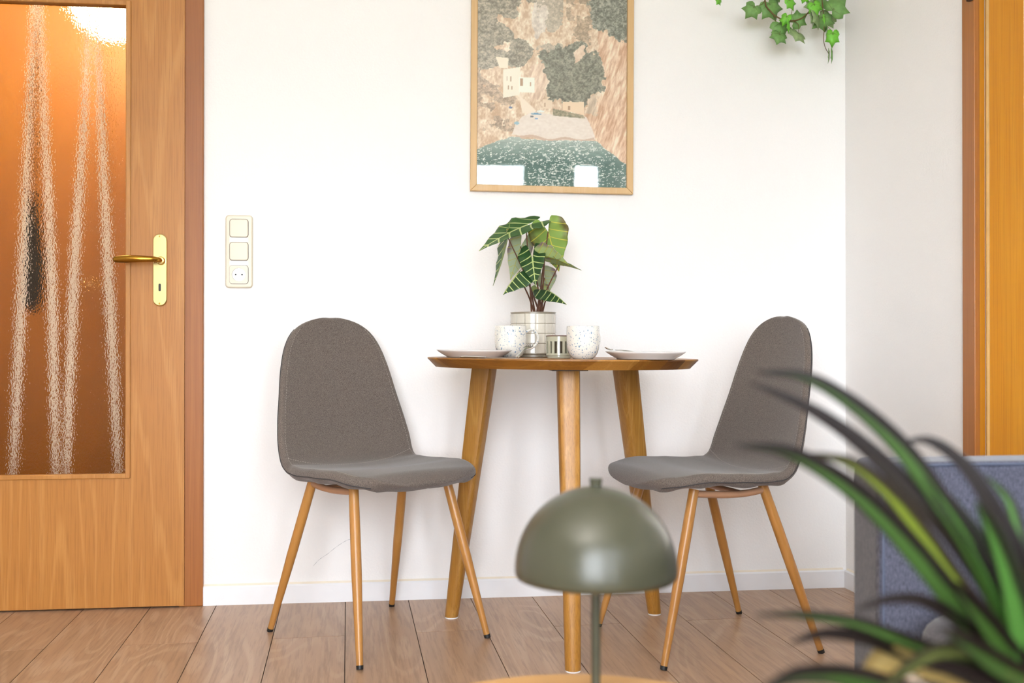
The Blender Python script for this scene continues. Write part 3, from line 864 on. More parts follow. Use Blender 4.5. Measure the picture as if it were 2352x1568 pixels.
# ================================================================== dining table
tcen = (on_z(1036, 1418, 0) + on_z(1315, 1540, 0) + on_z(1503, 1410, 0)) / 3
TR, TRB, TTH = 0.371, 0.349, 0.0255
tc0 = at_d(1291, 822, 2.83)
TC = Vector((tc0.x, tc0.y, 0))
camx = Vector((math.cos(YAW), math.sin(YAW), 0)); camf = Vector((-math.sin(YAW), math.cos(YAW), 0))
def tz(p):                      # height of the slightly uneven table top
    return 0.7578 - 0.0078 * (Vector((p[0], p[1], 0)) - TC).dot(camx)
tb = thing('dining_table', 'round oak dining table with three splayed legs', 'table', (TC.x, TC.y, 0))
# staves of the top run along (.89,-.45) in the camera's ground frame
sd = (camx * 0.89 - camf * 0.45).normalized(); sn = Vector((-sd.y, sd.x, 0))
def P3(p, q, z):
    w = sd * q + sn * p
    return (w.x, w.y, z - 0.0078 * w.dot(camx))
edges = [-TR, -0.295, -0.215, -0.13, -0.05, 0.035, 0.12, 0.20, 0.285, TR]
ang = math.atan2(sd.y, sd.x)
TM = ['table_wood', 'table_wood_light', 'table_wood', 'table_wood_dark', 'table_wood_light', 'table_wood', 'table_wood_light', 'table_wood_dark', 'table_wood']
for si, (a, b) in enumerate(zip(edges, edges[1:])):
    n = 14
    ps = [a + (b - a) * i / n for i in range(n + 1)]
    V = []; Fc = []
    def low(p):
        lim = 0.315
        return p if abs(p) <= lim else math.copysign(lim + (abs(p) - lim) * (TRB - lim) / (TR - lim), p)
    for i, p in enumerate(ps):
        q = math.sqrt(max(0, TR ** 2 - p * p)); pb = low(p); qb = math.sqrt(max(0, TRB ** 2 - pb * pb))
        q2 = math.sqrt(max(0, (TR - .001) ** 2 - min(p * p, (TR - .001) ** 2)))
        V += [P3(p, q2, 0.7578), P3(p, q, 0.7565), P3(p, q, 0.7545), P3(pb, qb, 0.7578 - TTH), P3(pb, -qb, 0.7578 - TTH), P3(p, -q, 0.7545), P3(p, -q, 0.7565), P3(p, -q2, 0.7578)]
    for i in range(n):
        for k in range(8):
            k2 = (k + 1) % 8
            Fc.append((i * 8 + k, i * 8 + k2, (i + 1) * 8 + k2, (i + 1) * 8 + k))
    Fc.append(tuple(range(8))); Fc.append(tuple(range(n * 8, n * 8 + 8)))
    Rz = Matrix.Rotation(-ang, 4, 'Z')
    mesh = xform((V, Fc), Rz)
    o = mk('tabletop_stave', mesh, TM[si], tb, smooth=True)
    o.rotation_euler = (0, 0, ang)
feet = [on_z(1037, 1418, 0), on_z(1316, 1541, 0), on_z(1503, 1410, 0)]
for ft in feet:
    r = Vector((ft.x - tcen.x, ft.y - tcen.y, 0))
    top = Vector((tcen.x, tcen.y, 0)) + r * 0.68 - Vector((TC.x, TC.y, 0))
    bot = Vector((ft.x - TC.x, ft.y - TC.y, 0))
    zt = 0.7578 - TTH + 0.0005 - 0.0078 * top.dot(camx)
    a0 = math.atan2(r.y, r.x)
    V, Fc = [], []
    nl, ns = 10, 24
    for i in range(nl + 1):
        t = i / nl; z = 0.004 + (zt - 0.004) * t
        c = bot.lerp(top, t)
        ra, rb = 0.0195 + (0.0325 - 0.0195) * t, 0.0195 + (0.029 - 0.0195) * t
        e = 2.0 + 2.6 * min(1, t * 1.4)
        for k in range(ns):
            th = 2 * math.pi * k / ns
            cx_, sx_ = math.cos(th), math.sin(th)
            rr = (abs(cx_) ** e + abs(sx_) ** e) ** (-1 / e)
            lx, ly = ra * rr * cx_, rb * rr * sx_
            V.append((c.x + lx * math.cos(a0) - ly * math.sin(a0), c.y + lx * math.sin(a0) + ly * math.cos(a0), z))
    for i in range(nl):
        for k in range(ns):
            k2 = (k + 1) % ns
            Fc.append((i * ns + k, i * ns + k2, (i + 1) * ns + k2, (i + 1) * ns + k))
    Fc.append(tuple(range(ns))); Fc.append(tuple(range(nl * ns, nl * ns + ns)))
    lg = mk('leg', (V, Fc), 'table_leg', tb, smooth=True)
    mk('felt_pad', lathe([(0.0185, 0.0), (0.019, 0.001), (0.019, 0.004)], 20, (bot.x, bot.y, 0)), 'felt', lg)
    mp = xform(box(-0.052, 0.052, -0.045, 0.045, zt - 0.0045, zt), Matrix.Translation((top.x, top.y, 0)) @ Matrix.Rotation(a0, 4, 'Z'))
    mk('mounting_plate', mp, 'black', lg)

# ================================================================== chairs
prof = [(0.00, -0.226, 0.424), (0.03, -0.217, 0.441), (0.10, -0.190, 0.452), (0.22, -0.120, 0.453), (0.34, -0.035, 0.444), (0.46, 0.055, 0.439), (0.54, 0.112, 0.446),
        (0.60, 0.152, 0.468), (0.655, 0.180, 0.514), (0.71, 0.198, 0.577), (0.77, 0.214, 0.649), (0.83, 0.228, 0.719), (0.89, 0.239, 0.783), (0.93, 0.244, 0.822), (0.965, 0.247, 0.850), (1.0, 0.248, 0.873)]
wid = [(0, 0.0), (0.015, 0.105), (0.04, 0.152), (0.10, 0.192), (0.22, 0.217), (0.34, 0.224), (0.46, 0.222), (0.54, 0.217), (0.60, 0.218), (0.655, 0.218), (0.71, 0.210), (0.77, 0.195), (0.83, 0.181), (0.89, 0.161), (0.93, 0.138), (0.965, 0.104), (1.0, 0.0)]
def pchip(tab, s):
    xs = [t[0] for t in tab]; ys = [t[1] for t in tab]; n = len(xs)
    s = max(xs[0], min(xs[-1], s))
    k = 0
    while k < n - 2 and s > xs[k + 1]: k += 1
    def slope(i): return (ys[i + 1] - ys[i]) / (xs[i + 1] - xs[i])
    def tang(i):
        if i == 0: return slope(0)
        if i == n - 1: return slope(n - 2)
        a, b = slope(i - 1), slope(i)
        if a * b <= 0: return 0.0
        return 2 * a * b / (a + b)
    h = xs[k + 1] - xs[k]; t = (s - xs[k]) / h
    return (2*t**3 - 3*t*t + 1) * ys[k] + (t**3 - 2*t*t + t) * h * tang(k) + (3*t*t - 2*t**3) * ys[k + 1] + (t**3 - t*t) * h * tang(k + 1)
TY = [(p[0], p[1]) for p in prof]; TZ = [(p[0], p[2]) for p in prof]; TW2 = [(a, b * b) for a, b in wid]
def shell_pt(s, u):
    y, z, w = pchip(TY, s), pchip(TZ, s), math.sqrt(max(0, pchip(TW2, s)))
    back = max(0, min(1, (s - 0.5) / 0.16)); front = 1 - back
    k = (u * w / 0.215) ** 2
    y2 = y - back * 0.032 * k
    z2 = z + front * (0.014 * k * max(0, min(1, (s - 0.12) / 0.25)) - 0.012 * k * max(0, 1 - s / 0.2))
    return Vector((u * w, y2, z2))
def nrm(s, u):
    a = shell_pt(min(1, s + .012), u * .98) - shell_pt(max(0, s - .012), u * .98)
    n = Vector((0, -a.z, a.y)).normalized()
    w = max(0.05, math.sqrt(max(0, pchip(TW2, s)))); back = max(0, min(1, (s - 0.5) / 0.16))
    sl = 2 * 0.032 * (u * w / 0.215) / 0.215 * back
    return (n + Vector((-sl, 0, 0))).normalized()
SS = sorted(set([0, .0008, .0025, .005, .009, .015, .022, .03, .04] + [round(x, 4) for x in np.linspace(0.05, 0.94, 60)] + [.95, .96, .97, .978, .985, .990, .994, .997, .999, 1.0]))
US = [math.sin(a) for a in np.linspace(-math.pi / 2, math.pi / 2, 37)]
LEN = 0.92
def pad(s, u):
    """half thickness of the padded shell, rounding off to nothing at the rim"""
    w = math.sqrt(max(0, pchip(TW2, s)))
    e = min((1 - abs(u)) * w, s * LEN, (1 - s) * LEN)
    b_ = max(0, min(1, (s - 0.5) / 0.2))
    r = 0.016 - 0.006 * b_
    return (0.017 - 0.0065 * b_) * math.sqrt(max(0, 1 - (1 - min(e / r, 1)) ** 2))
def make_chair():
    t = thing('dining_chair', 'x', 'chair')
    nu = len(US); ns = len(SS)
    V = []
    for sg in (1, -1):
        for s_ in SS:
            for u in US:
                V.append(shell_pt(s_, u) + nrm(s_, u) * (sg * pad(s_, u) + (0.0035 * math.sin(u * 9 + s_ * 40) * pad(s_, u) / 0.017 * (1 if s_ < .55 else .2) if sg < 0 else 0)))
    Fc = []
    for l in (0, 1):
        k0 = l * ns * nu
        for i in range(ns - 1):
            for j in range(nu - 1):
                q = (k0 + i * nu + j, k0 + i * nu + j + 1, k0 + (i + 1) * nu + j + 1, k0 + (i + 1) * nu + j)
                Fc.append(q if l == 0 else q[::-1])
    o = mk('upholstered_shell', (V, Fc), 'chair_fabric', t, smooth=True, auto=False)
    bm = bmesh.new(); bm.from_mesh(o.data)
    bmesh.ops.remove_doubles(bm, verts=bm.verts, dist=1e-5)
    bmesh.ops.dissolve_degenerate(bm, edges=bm.edges, dist=1e-6)
    bmesh.ops.recalc_face_normals(bm, faces=bm.faces)
    bm.to_mesh(o.data); bm.free()
    o.data.polygons.foreach_set('use_smooth', [True] * len(o.data.polygons))
    def on_shell(s_, u, h=0.0): return shell_pt(s_, u) + nrm(s_, u) * (pad(s_, u) + h)
    def dashes(name, pts, r, duty):
        V2, F2 = [], []
        for a, b in zip(pts, pts[1:]):
            v, f = tube([a.lerp(b, .1), a.lerp(b, duty)], r, 5); k = len(V2); V2 += v; F2 += [tuple(q + k for q in x) for x in f]
        d = mk(name, (V2, F2), 'stitch', o); d['kind'] = 'stuff'
    # stitched seam between seat and back (dips towards the seat in the middle)
    dashes('seat_seam', [on_shell(0.530 + 0.095 * u * u, u, -0.0002) for u in np.linspace(-0.95, 0.95, 60)], 0.0008, .7)
    for sg in (-1, 1):
        dashes('edge_stitching', [on_shell(s_, sg * (1 - 0.013 / max(.05, math.sqrt(pchip(TW2, s_)))), -0.0001) for s_ in np.linspace(0.12, 0.95, 130)], 0.0006, .65)
    # piping along the underside of the rim
    pts = []
    for sg in (-1, 1):
        pp_ = []
        for s_ in np.linspace(0.05, 0.95, 70):
            w = math.sqrt(pchip(TW2, s_)); u = sg * (1 - 0.0012 / w)
            pp_.append(shell_pt(s_, u) + nrm(s_, u) * (-pad(s_, u) * .9) + Vector((sg * 0.0005, 0, 0)))
        mk('edge_piping', tube(pp_, 0.0014, 6), 'seam', o, smooth=True)
    for sy, ty, fy in ((-1, -0.112, -0.225), (1, 0.085, 0.225)):
        for sx in (-1, 1):
            tp_ = Vector((sx * 0.150, ty, 0.434 if sy > 0 else 0.428)); ft = Vector((sx * 0.205, fy, 0.0))
            d = ft - tp_
            P = [tp_ + d * t_ for t_ in (0, .25, .5, .75, .9, .982)]
            R = [0.0128, 0.0135, 0.0133, 0.0108, 0.0092, 0.0084]
            lg = mk('leg', tube(P, R, 16), 'chair_leg', t, smooth=True)
            e = tp_ + d * 0.978
            mk('foot_cap', tube([e, Vector((ft.x, ft.y, 0.0005))], [0.0092, 0.0086], 16), 'black', lg, smooth=True)
    for sx in (-1, 1):
        pts = smooth_path([(sx * 0.153, 0.085, 0.420), (sx * 0.15, 0.04, 0.4125), (sx * 0.15, -0.015, 0.411), (sx * 0.15, -0.07, 0.414), (sx * 0.152, -0.12, 0.418)], 14)
        mk('side_rail', tube(pts, 0.0092, 10, flat=1.0), 'rail', t, smooth=True)
    mk('cross_rail', tube([(-0.15, 0.02, 0.413), (0.15, 0.02, 0.413)], 0.008, 10), 'rail', t, smooth=True)
    return t
ch = make_chair()
def place_chair(t, back, front, label, shift=Vector((0, 0, 0))):
    b = (back[0] + back[1]) / 2; f = (front[0] + front[1]) / 2
    d = f - b; c = (b + f) / 2
    c = c + shift
    t.location = (c.x, c.y, 0)
    t.rotation_euler = (0, 0, math.atan2(d.y, d.x) + math.pi / 2)      # local -y is the front
    t['label'] = label; t['group'] = 'grey dining chairs at the round table'
ch2 = copy_tree(ch)
place_chair(ch, (on_z(618, 1451, 0), on_z(901, 1391, 0)), (on_z(838, 1535, 0), on_z(1110, 1466, 0)), 'grey fabric dining chair between the glazed door and the round table')
place_chair(ch2, (on_z(1677, 1405, 0), on_z(1878, 1493, 0)), (on_z(1361, 1434, 0), on_z(1521, 1530, 0)), 'grey fabric dining chair beside the sofa, half behind long plant leaves', camx * 0.010 - camf * 0.022)

# ================================================================== tableware
def on_table(px, d, py=820):
    p = at_d(px, py, d)
    return Vector((p.x, p.y, tz(p)))
def mug(px, d, handle_cam_deg, label, k=1.0):
    p = on_table(px, d)
    t = thing('mug', label, 'mug', p, math.radians(handle_cam_deg) + YAW, group='speckled mugs on the table')
    r = 0.0425; h = 0.0845
    t.scale = (k, k, k)
    out = [(0.024, 0), (0.0265, 0.0015), (0.032, 0.006), (0.038, 0.016), (0.0415, 0.028), (r, 0.042), (r, 0.06), (r - 0.0004, h - 0.001), (r - 0.0015, h)]
    inn = [(r - 0.003, h - 0.0005), (r - 0.0042, 0.06), (r - 0.0045, 0.042), (0.034, 0.016), (0.024, 0.007), (0.0, 0.006)]
    mk('mug_body', lathe([(0, 0)] + out + inn, 56), 'speckle', t, smooth=True, auto=False)
    pts = smooth_path([(r - 0.002, 0, 0.067), (r + 0.012, 0, 0.0745), (r + 0.024, 0, 0.070), (r + 0.0315, 0, 0.053), (r + 0.027, 0, 0.036), (r + 0.013, 0, 0.0255), (r - 0.004, 0, 0.0235)], 26)
    mk('handle', tube(pts, 0.0052, 12, flat=0.72, up=(0, 0, 1)), 'speckle', t, smooth=True)
    return t
mug(1172.5, 2.85, 6, 'blue speckled mug in front of the tiled pot with its whole handle showing', 1.042)
mug(1339, 2.64, 52, 'blue speckled mug between the candle holder and the single plate')
def plate_(px, d, wob, label):
    p = on_table(px, d); p.z += 0.0009
    t = thing('plate', label, 'plate', p, group='white plates on the table')
    R = 0.101
    prof_ = [(0, 0.0015), (0.066, 0.0015), (0.068, 0), (0.072, 0.0), (0.075, 0.0025), (0.086, 0.0085), (0.096, 0.0150), (R, 0.0187), (R - 0.0006, 0.0200), (0.095, 0.0182), (0.084, 0.0115), (0.072, 0.0065), (0.04, 0.0055), (0, 0.0055)]
    n = 96
    v, f = lathe(prof_, n)
    v2 = []
    for i, q in enumerate(v):
        j = i // n; a = 2 * math.pi * (i % n) / n
        s = 1 + wob * math.sin(9 * a) * min(1, prof_[j][0] / R) ** 4
        v2.append((q[0] * s, q[1] * s, q[2]))
    mk('plate_body', (v2, f), 'plate', t, smooth=True, auto=False)
    t.rotation_euler = (0, 0.0078, YAW)
    return t
pl1 = plate_(1089, 2.74, 0.004, 'white plate next to the knife on the side near the door')
pl2 = plate_(1483, 2.58, 0.008, 'white wavy-rimmed plate alone on the side near the sofa')
# cutlery
def lie(pxa, da, pxb, db, za=0.0, zb=0.0):
    a = on_table(pxa, da); b = on_table(pxb, db); a.z += za; b.z += zb
    return a, b
def knife(a, b, label):
    t = thing('table_knife', label, 'knife', a)
    d = b - a; L_ = d.length
    rot = d.to_track_quat('X', 'Z').to_matrix().to_4x4()
    hp = smooth_path([(0, 0, 0.003), (0.02, 0, 0.0034), (0.05, 0, 0.003), (L_ * .45, 0, 0.0026)], 14)
    mk('knife_handle', xform(tube(hp, [lerp_table([(0, .004), (.1, .0065), (.6, .006), (1, .004)], i / 14) for i in range(15)], 12, flat=0.42, up=(0, 0, 1)), rot), 'metal', t, smooth=True)
    bl = [(L_ * .44, -0.004), (L_ * .5, -0.008), (L_ * .85, -0.0085), (L_ * .97, -0.004), (L_, 0.003), (L_ * .9, 0.006), (L_ * .44, 0.004)]
    mk('blade', xform(prism(bl, 0.0018, 0.0032), rot), 'metal', t)
    return t
def fork(a, b, label):
    t = thing('table_fork', label, 'fork', a)
    d = b - a; L_ = d.length
    rot = d.to_track_quat('X', 'Z').to_matrix().to_4x4()
    hp = smooth_path([(0, 0, 0.002), (L_ * .2, 0, 0.003), (L_ * .5, 0, 0.004), (L_ * .68, 0, 0.003)], 14)
    mk('fork_handle', xform(tube(hp, [lerp_table([(0, .004), (.1, .0075), (.5, .0055), (1, .0035)], i / 14) for i in range(15)], 12, flat=0.3, up=(0, 0, 1)), rot), 'metal', t, smooth=True)
    mk('fork_neck', xform(prism([(L_ * .66, -0.003), (L_ * .74, -0.011), (L_ * .78, -0.0115), (L_ * .78, 0.0115), (L_ * .74, 0.011), (L_ * .66, 0.003)], 0.0022, 0.0038), rot), 'metal', t)
    for k in range(4):
        y = -0.0096 + k * 0.0064
        mk('tine', xform(tube(smooth_path([(L_ * .77, y, 0.003), (L_ * .87, y, 0.0025), (L_, y, 0.007)], 8), [0.0017] * 7 + [0.0012, 0.0006], 8), rot), 'metal', t, smooth=True)
    return t
a, b = lie(1057, 2.60, 1192, 2.525)
knife(a, b, 'steel knife lying between the table edge and a white plate')
a, b = lie(1070, 2.535, 1215, 2.60, 0.0, 0.0)
b = on_table(1212, 2.64); b.z += 0.0185
a = on_table(1160, 2.545); a = a + (a - b).normalized() * 0.05; a.z = tz(a) + 0.001
a = on_table(1120, 2.54); a.z += 0.001
# fork with its tines tipped up on the mug foot, standing clear of the table edge
fk0 = on_table(1188, 2.62); fk1 = at_d(1215, 799, 2.66)
fk0.z += 0.0
dirv = (fk1 - fk0).normalized()
fork(fk0 + Vector((0, 0, 0.0015)), fk0 + Vector((0, 0, 0.0015)) + dirv * 0.17 * 0.40, 'small steel fork tilted up against the speckled mug by the tiled pot')
f2a = on_table(1440, 2.62); f2a.z += 0.0072
f2b = at_d(1389, 803.5, 2.60); 
f2e = on_table(1472, 2.60); f2e.z += 0.0145
fork(f2e, f2b, 'steel fork lying across the plate near the sofa')
# slotted candle holder
p = on_table(1284, 2.80)
cd = thing('candle_holder', 'small sage green slotted candle holder between pot and mug', 'candle holder', p)
nb = 15; V, Fc = [], []
zs = [0.0075, 0.0135, 0.0455, 0.0608]; rr = 0.0355
na = nb * 4
for layer, r in ((0, rr), (1, rr - 0.0035)):
    for z in zs:
        for i in range(na):
            a = 2 * math.pi * i / na
            V.append((r * math.cos(a), r * math.sin(a), z))
def vi(l, j, i): return l * 4 * na + j * na + i % na
for j in range(3):
    for i in range(na):
        slot = (j == 1 and i % 4 < 2)
        if slot:
            Fc.append((vi(0, 1, i), vi(0, 1, i + 1), vi(1, 1, i + 1), vi(1, 1, i))); Fc.append((vi(0, 2, i), vi(0, 2, i + 1), vi(1, 2, i + 1), vi(1, 2, i)))
            Fc.append((vi(0, 1, i), vi(0, 2, i), vi(1, 2, i), vi(1, 1, i))); Fc.append((vi(0, 1, i + 1), vi(0, 2, i + 1), vi(1, 2, i + 1), vi(1, 1, i + 1)))
        else:
            Fc.append((vi(0, j, i), vi(0, j, i + 1), vi(0, j + 1, i + 1), vi(0, j + 1, i))); Fc.append((vi(1, j, i), vi(1, j + 1, i), vi(1, j + 1, i + 1), vi(1, j, i + 1)))
for i in range(na):
    Fc.append((vi(0, 3, i), vi(0, 3, i + 1), vi(1, 3, i + 1), vi(1, 3, i)))
    Fc.append((vi(0, 0, i), vi(0, 0, i + 1), vi(1, 0, i + 1), vi(1, 0, i)))
mk('slotted_cup', (V, Fc), 'sage', cd, smooth=True)
mk('rim', lathe([(rr - 0.004, 0.0595), (rr + 0.0008, 0.0595), (rr + 0.0010, 0.0612), (rr - 0.0035, 0.0618)], 48, closed=True), 'stem', cd, smooth=True)
mk('foot', lathe([(0, 0), (0.0315, 0), (0.0325, 0.002), (0.032, 0.006), (0.034, 0.008), (0, 0.0085)], 48), 'sage', cd, smooth=True)
mk('candle_cup', lathe([(0, 0.0086), (0.0265, 0.0086), (0.0268, 0.050), (0.0252, 0.050), (0.025, 0.03), (0, 0.03)], 40), 'cup_shade', cd, smooth=True)  # dark liner added so the slots look shaded

# ================================================================== potted alocasia
pp = on_table(1224.5, 2.98); pp.z += 0.0007
al = thing('potted_alocasia', 'leafy arrowhead plant in a cream tiled pot on the dining table', 'potted plant', pp, YAW)
PR, PHt = 0.0666, 0.130
pot = mk('pot', lathe([(0, 0), (0.058, 0), (0.060, 0.001), (0.0600, 0.006), (PR - 0.0012, 0.0085), (PR - 0.0012, PHt - 0.003), (PR, PHt - 0.003), (PR, PHt - 0.001), (PR - 0.001, PHt), (PR - 0.004, PHt), (PR - 0.005, PHt - 0.004), (PR - 0.006, 0.105), (0, 0.105)], 64), 'pot_grout', al, smooth=True)
nt, nr = 14, 4
th_ = 2 * math.pi / nt; g_ = 0.055 * th_
z0p, z1p = 0.0105, PHt - 0.005
hh_ = (z1p - z0p) / nr
V, Fc = [], []
ns_ = 6
for r in (PR - 0.002, PR + 0.0003):
    for z in (0.0009, hh_ - 0.0009):
        for i in range(ns_ + 1):
            a = g_ / 2 + (th_ - g_) * i / ns_
            V.append((r * math.cos(a), r * math.sin(a), z))
q = ns_ + 1
for i in range(ns_):
    Fc += [(2 * q + i, 2 * q + i + 1, 3 * q + i + 1, 3 * q + i), (i, q + i, q + i + 1, i + 1), (i, i + 1, 2 * q + i + 1, 2 * q + i), (q + i, 3 * q + i, 3 * q + i + 1, q + i + 1)]
Fc += [(0, 2 * q, 3 * q, q), (ns_, q + ns_, 3 * q + ns_, 2 * q + ns_)]
tm = None
phase = -math.pi / 2 + math.radians(4)
for r in range(nr):
    for k in range(nt):
        if tm is None:
            o = mk('tile', (V, Fc), 'pot_tile', pot, bevel=0.0007, smooth=True); tm = o
        else:
            o = tm.copy(); COL.objects.link(o); o.parent = pot
        o.location = (0, 0, z0p + r * hh_); o.rotation_euler = (0, 0, phase + k * th_)
mk('soil', lathe([(0, 0.1055), (PR - 0.0062, 0.1055), (PR - 0.0065, 0.108), (0, 0.110)], 32), 'soil', pot)

def leaf_mesh(name, mats, length, width, fold=0.25, curl=0.25, ripple=0.03, seed=0, lobes=0.40, arch=0.0):
    """arrowhead leaf: attach at origin, tip along +y, face up +z; returns object with veins in its material and a pale underside"""
    r = random.Random(seed)
    outer = [(-.40, .20), (-.36, .30), (-.28, .40), (-.15, .48), (0, .50), (.15, .475), (.3, .42), (.45, .345), (.6, .25), (.75, .15), (.88, .065), (1.0, .004)]
    inner = [(-.40, .18), (-.36, .135), (-.28, .10), (-.15, .05), (0.0, 0.0), (2, 0)]
    vs = [-.40, -.385, -.36, -.32, -.28, -.22, -.15, -.07, 0, .08, .16, .24, .32, .4, .48, .56, .64, .72, .8, .88, .94, 1.0]
    nu = 8
    V, UVs, Fc = [], [], []
    ph = r.random() * 6
    for side in (-1, 1):
        k0 = len(V)
        for v in vs:
            a, b = lerp_table(inner, v), lerp_table(outer, v)
            if v < 0: vv_ = v * lobes / .40
            else: vv_ = v
            b *= 1 + 0.035 * math.sin(v * 19 + ph + side)
            for i in range(nu + 1):
                u = a + (b - a) * i / nu
                x = side * u * width; y = vv_ * length
                z = fold * u * width - curl * length * (max(vv_, 0) ** 2) + ripple * width * math.sin(v * 17 + ph + side * 1.3) * (u / .5) ** 2
                z -= curl * 0.8 * length * (min(vv_, 0) ** 2) + arch * width * u * u
                V.append((x, y, z)); UVs.append((u, v))
        for j in range(len(vs) - 1):
            for i in range(nu):
                q_ = (k0 + j * (nu + 1) + i, k0 + j * (nu + 1) + i + 1, k0 + (j + 1) * (nu + 1) + i + 1, k0 + (j + 1) * (nu + 1) + i)
                Fc.append(q_ if side > 0 else q_[::-1])
    me = bpy.data.meshes.new(name)
    me.from_pydata(V, [], Fc)
    uvl = me.uv_layers.new(name='UVMap')
    for lp in me.loops: uvl.data[lp.index].uv = UVs[lp.vertex_index]
    bm = bmesh.new(); bm.from_mesh(me)
    bmesh.ops.remove_doubles(bm, verts=bm.verts, dist=1e-6)
    bm.to_mesh(me); bm.free()
    me.polygons.foreach_set('use_smooth', [True] * len(me.polygons))
    for mm in mats: me.materials.append(M[mm])
    o = bpy.data.objects.new(name, me)
    so_ = o.modifiers.new('thickness', 'SOLIDIFY'); so_.thickness = 0.0007; so_.offset = 0; so_.material_offset = 1 if len(mats) > 1 else 0
    return o
def orient(o, P, T, N):
    y = (T - P).normalized(); z = (N - y * N.dot(y)).normalized(); x = y.cross(z)
    m = Matrix((x, y, z)).transposed().to_4x4(); m.translation = P
    return m
ALI = Matrix.Translation(pp) @ Matrix.Rotation(YAW, 4, 'Z')
ALinv = ALI.inverted()
cv = lambda x, y, z: (camx * x + camf * y + Vector((0, 0, z)))     # camera-ground-frame vector
D0 = 2.98
# (attach px, attach depth, tip px, tip depth, normal (right, away, up), width m, materials, fold, curl, seed, lobes)
leaves = [
    ((1208, 518), 2.90, (1098, 560), 2.80, (0.10, -0.28, 0.95), 0.120, ('al_top2', 'al_back'), 0.10, 0.12, 1, 0.42),
    ((1259, 532), 2.92, (1284, 622), 2.96, (0.10, 0.92, 0.15), 0.118, ('al_top2', 'al_lime'), 0.08, 0.05, 2, 0.36),
    ((1223, 593), 2.86, (1229, 652), 2.80, (-0.22, -0.88, 0.45), 0.078, ('al_top', 'al_back'), 0.22, 0.08, 3, 0.55),
    ((1188, 628), 2.84, (1152, 672), 2.80, (-0.55, -0.55, 0.6), 0.090, ('al_top', 'al_back'), -0.7, 0.10, 4, 0.40),
    ((1167, 546), 2.90, (1144, 660), 2.86, (-0.95, -0.18, 0.30), 0.085, ('al_top2', 'al_back'), 0.35, -0.10, 5, 0.25),
    ((1196, 566), 2.98, (1172, 640), 3.02, (-0.10, 0.95, 0.20), 0.075, ('al_top2', 'al_pale'), 0.10, 0.10, 6, 0.45),
    ((1251, 589), 2.86, (1310, 602), 2.84, (0.25, 0.35, 0.9), 0.080, ('al_top', 'al_back'), 0.55, 0.12, 7, 0.40),
    ((1284, 608), 2.88, (1337, 616), 2.84, (0.06, 0.22, 0.97), 0.080, ('al_top', 'al_back'), 0.25, 0.08, 8, 0.55),
    ((1262, 668), 2.86, (1304, 690), 2.78, (0.35, -0.45, 0.75), 0.070, ('al_top', 'al_back'), -0.75, 0.12, 9, 0.55),
    ((1251, 638), 2.98, (1262, 668), 3.02, (0.06, 0.95, 0.22), 0.075, ('al_top2', 'al_pale'), 0.06, 0.08, 10, 0.85),
    ((1240, 668), 3.00, (1248, 694), 3.02, (-0.05, 0.92, 0.30), 0.060, ('al_top2', 'al_back'), 0.10, 0.08, 12, 0.6),
]
for i, (ap, ad, tpx, td, nn, wd_, mats, fold, curl, seed, lobes) in enumerate(leaves):
    P = at_d(*ap, ad + 0.04); T_ = at_d(*tpx, td + 0.04)
    o = leaf_mesh('leaf', mats, (T_ - P).length, wd_, fold, curl, 0.035, seed, lobes)
    link(o, al)
    o.matrix_local = ALinv @ orient(o, P, T_, cv(*nn))
    # petiole
    bx = 1222 + (i * 37 % 25)
    b0 = at_d(bx, 722, D0 + (-0.012 + 0.004 * (i % 7)))
    b0 = Vector((b0.x, b0.y, pp.z + 0.108))
    midp = b0.lerp(P, 0.5) + Vector((0, 0, 0.012)) + (b0 - P) * 0.05
    mk('stem', tube([ALinv @ q_ for q_ in smooth_path([b0, midp, P], 14)], [0.0027 - 0.0011 * k / 14 for k in range(15)], 8), 'stem', al, smooth=True)

# ================================================================== ivy
iv = thing('hanging_ivy', 'trailing green ivy hanging down in the corner of the wall', 'plant', on_y(1800, -260, 3.16))
IVI = Matrix.Translation(iv.location).inverted()
def ivp(x, y, Y): return IVI @ on_y(x, y, Y)
def ivy_vine(pts, r0, Y=3.10):
    mk('vine', tube([q_ for q_ in smooth_path([ivp(x, y, Y + dy) for x, y, dy in pts], 30)], [r0 * (1 - 0.4 * k / 30) for k in range(31)], 8), 'vine', iv, smooth=True)
ivy_vine([(1800, -260, .05), (1764, -90, .02), (1757, 0, 0), (1769, 25, 0), (1790, 42, 0), (1818, 48, 0), (1843, 41, 0), (1862, 22, 0), (1873, 0, 0), (1882, -80, .02), (1860, -260, .05)], 0.0028)
ivy_vine([(1850, -260, .05), (1880, -60, 0), (1888, 0, 0), (1892, 40, 0), (1893, 65, 0), (1892, 92, 0), (1896, 110, 0), (1904, 124, 0)], 0.0017)
ivy_vine([(1830, -260, .05), (1826, -60, 0), (1820, 0, -.01), (1819, 25, -.01), (1814, 45, -.01)], 0.0014)
ivy_vine([(1757, 0, 0), (1750, 10, 0), (1735, 14, 0)], 0.0010)
ivy_vine([(1897, 15, 0), (1906, 24, 0), (1911, 25, 0)], 0.0009)
ivy_vine([(1776, 36, 0), (1780, 46, 0), (1786, 53, 0)], 0.0009)
ivy_vine([(1796, 60, 0), (1793, 70, 0), (1790, 77, -.01)], 0.0009)
ivy_vine([(1824, 49, 0), (1834, 57, 0), (1833, 76, -.01)], 0.0009)
ivy_vine([(1899, 60, 0), (1906, 66, 0), (1913, 72, -.01)], 0.0008)
ivy_vine([(1856, 32, 0), (1866, 30, 0), (1884, 38, 0)], 0.0009)
ivy_vine([(1660, -120, .02), (1655, -40, 0), (1652, -6, 0)], 0.0010)
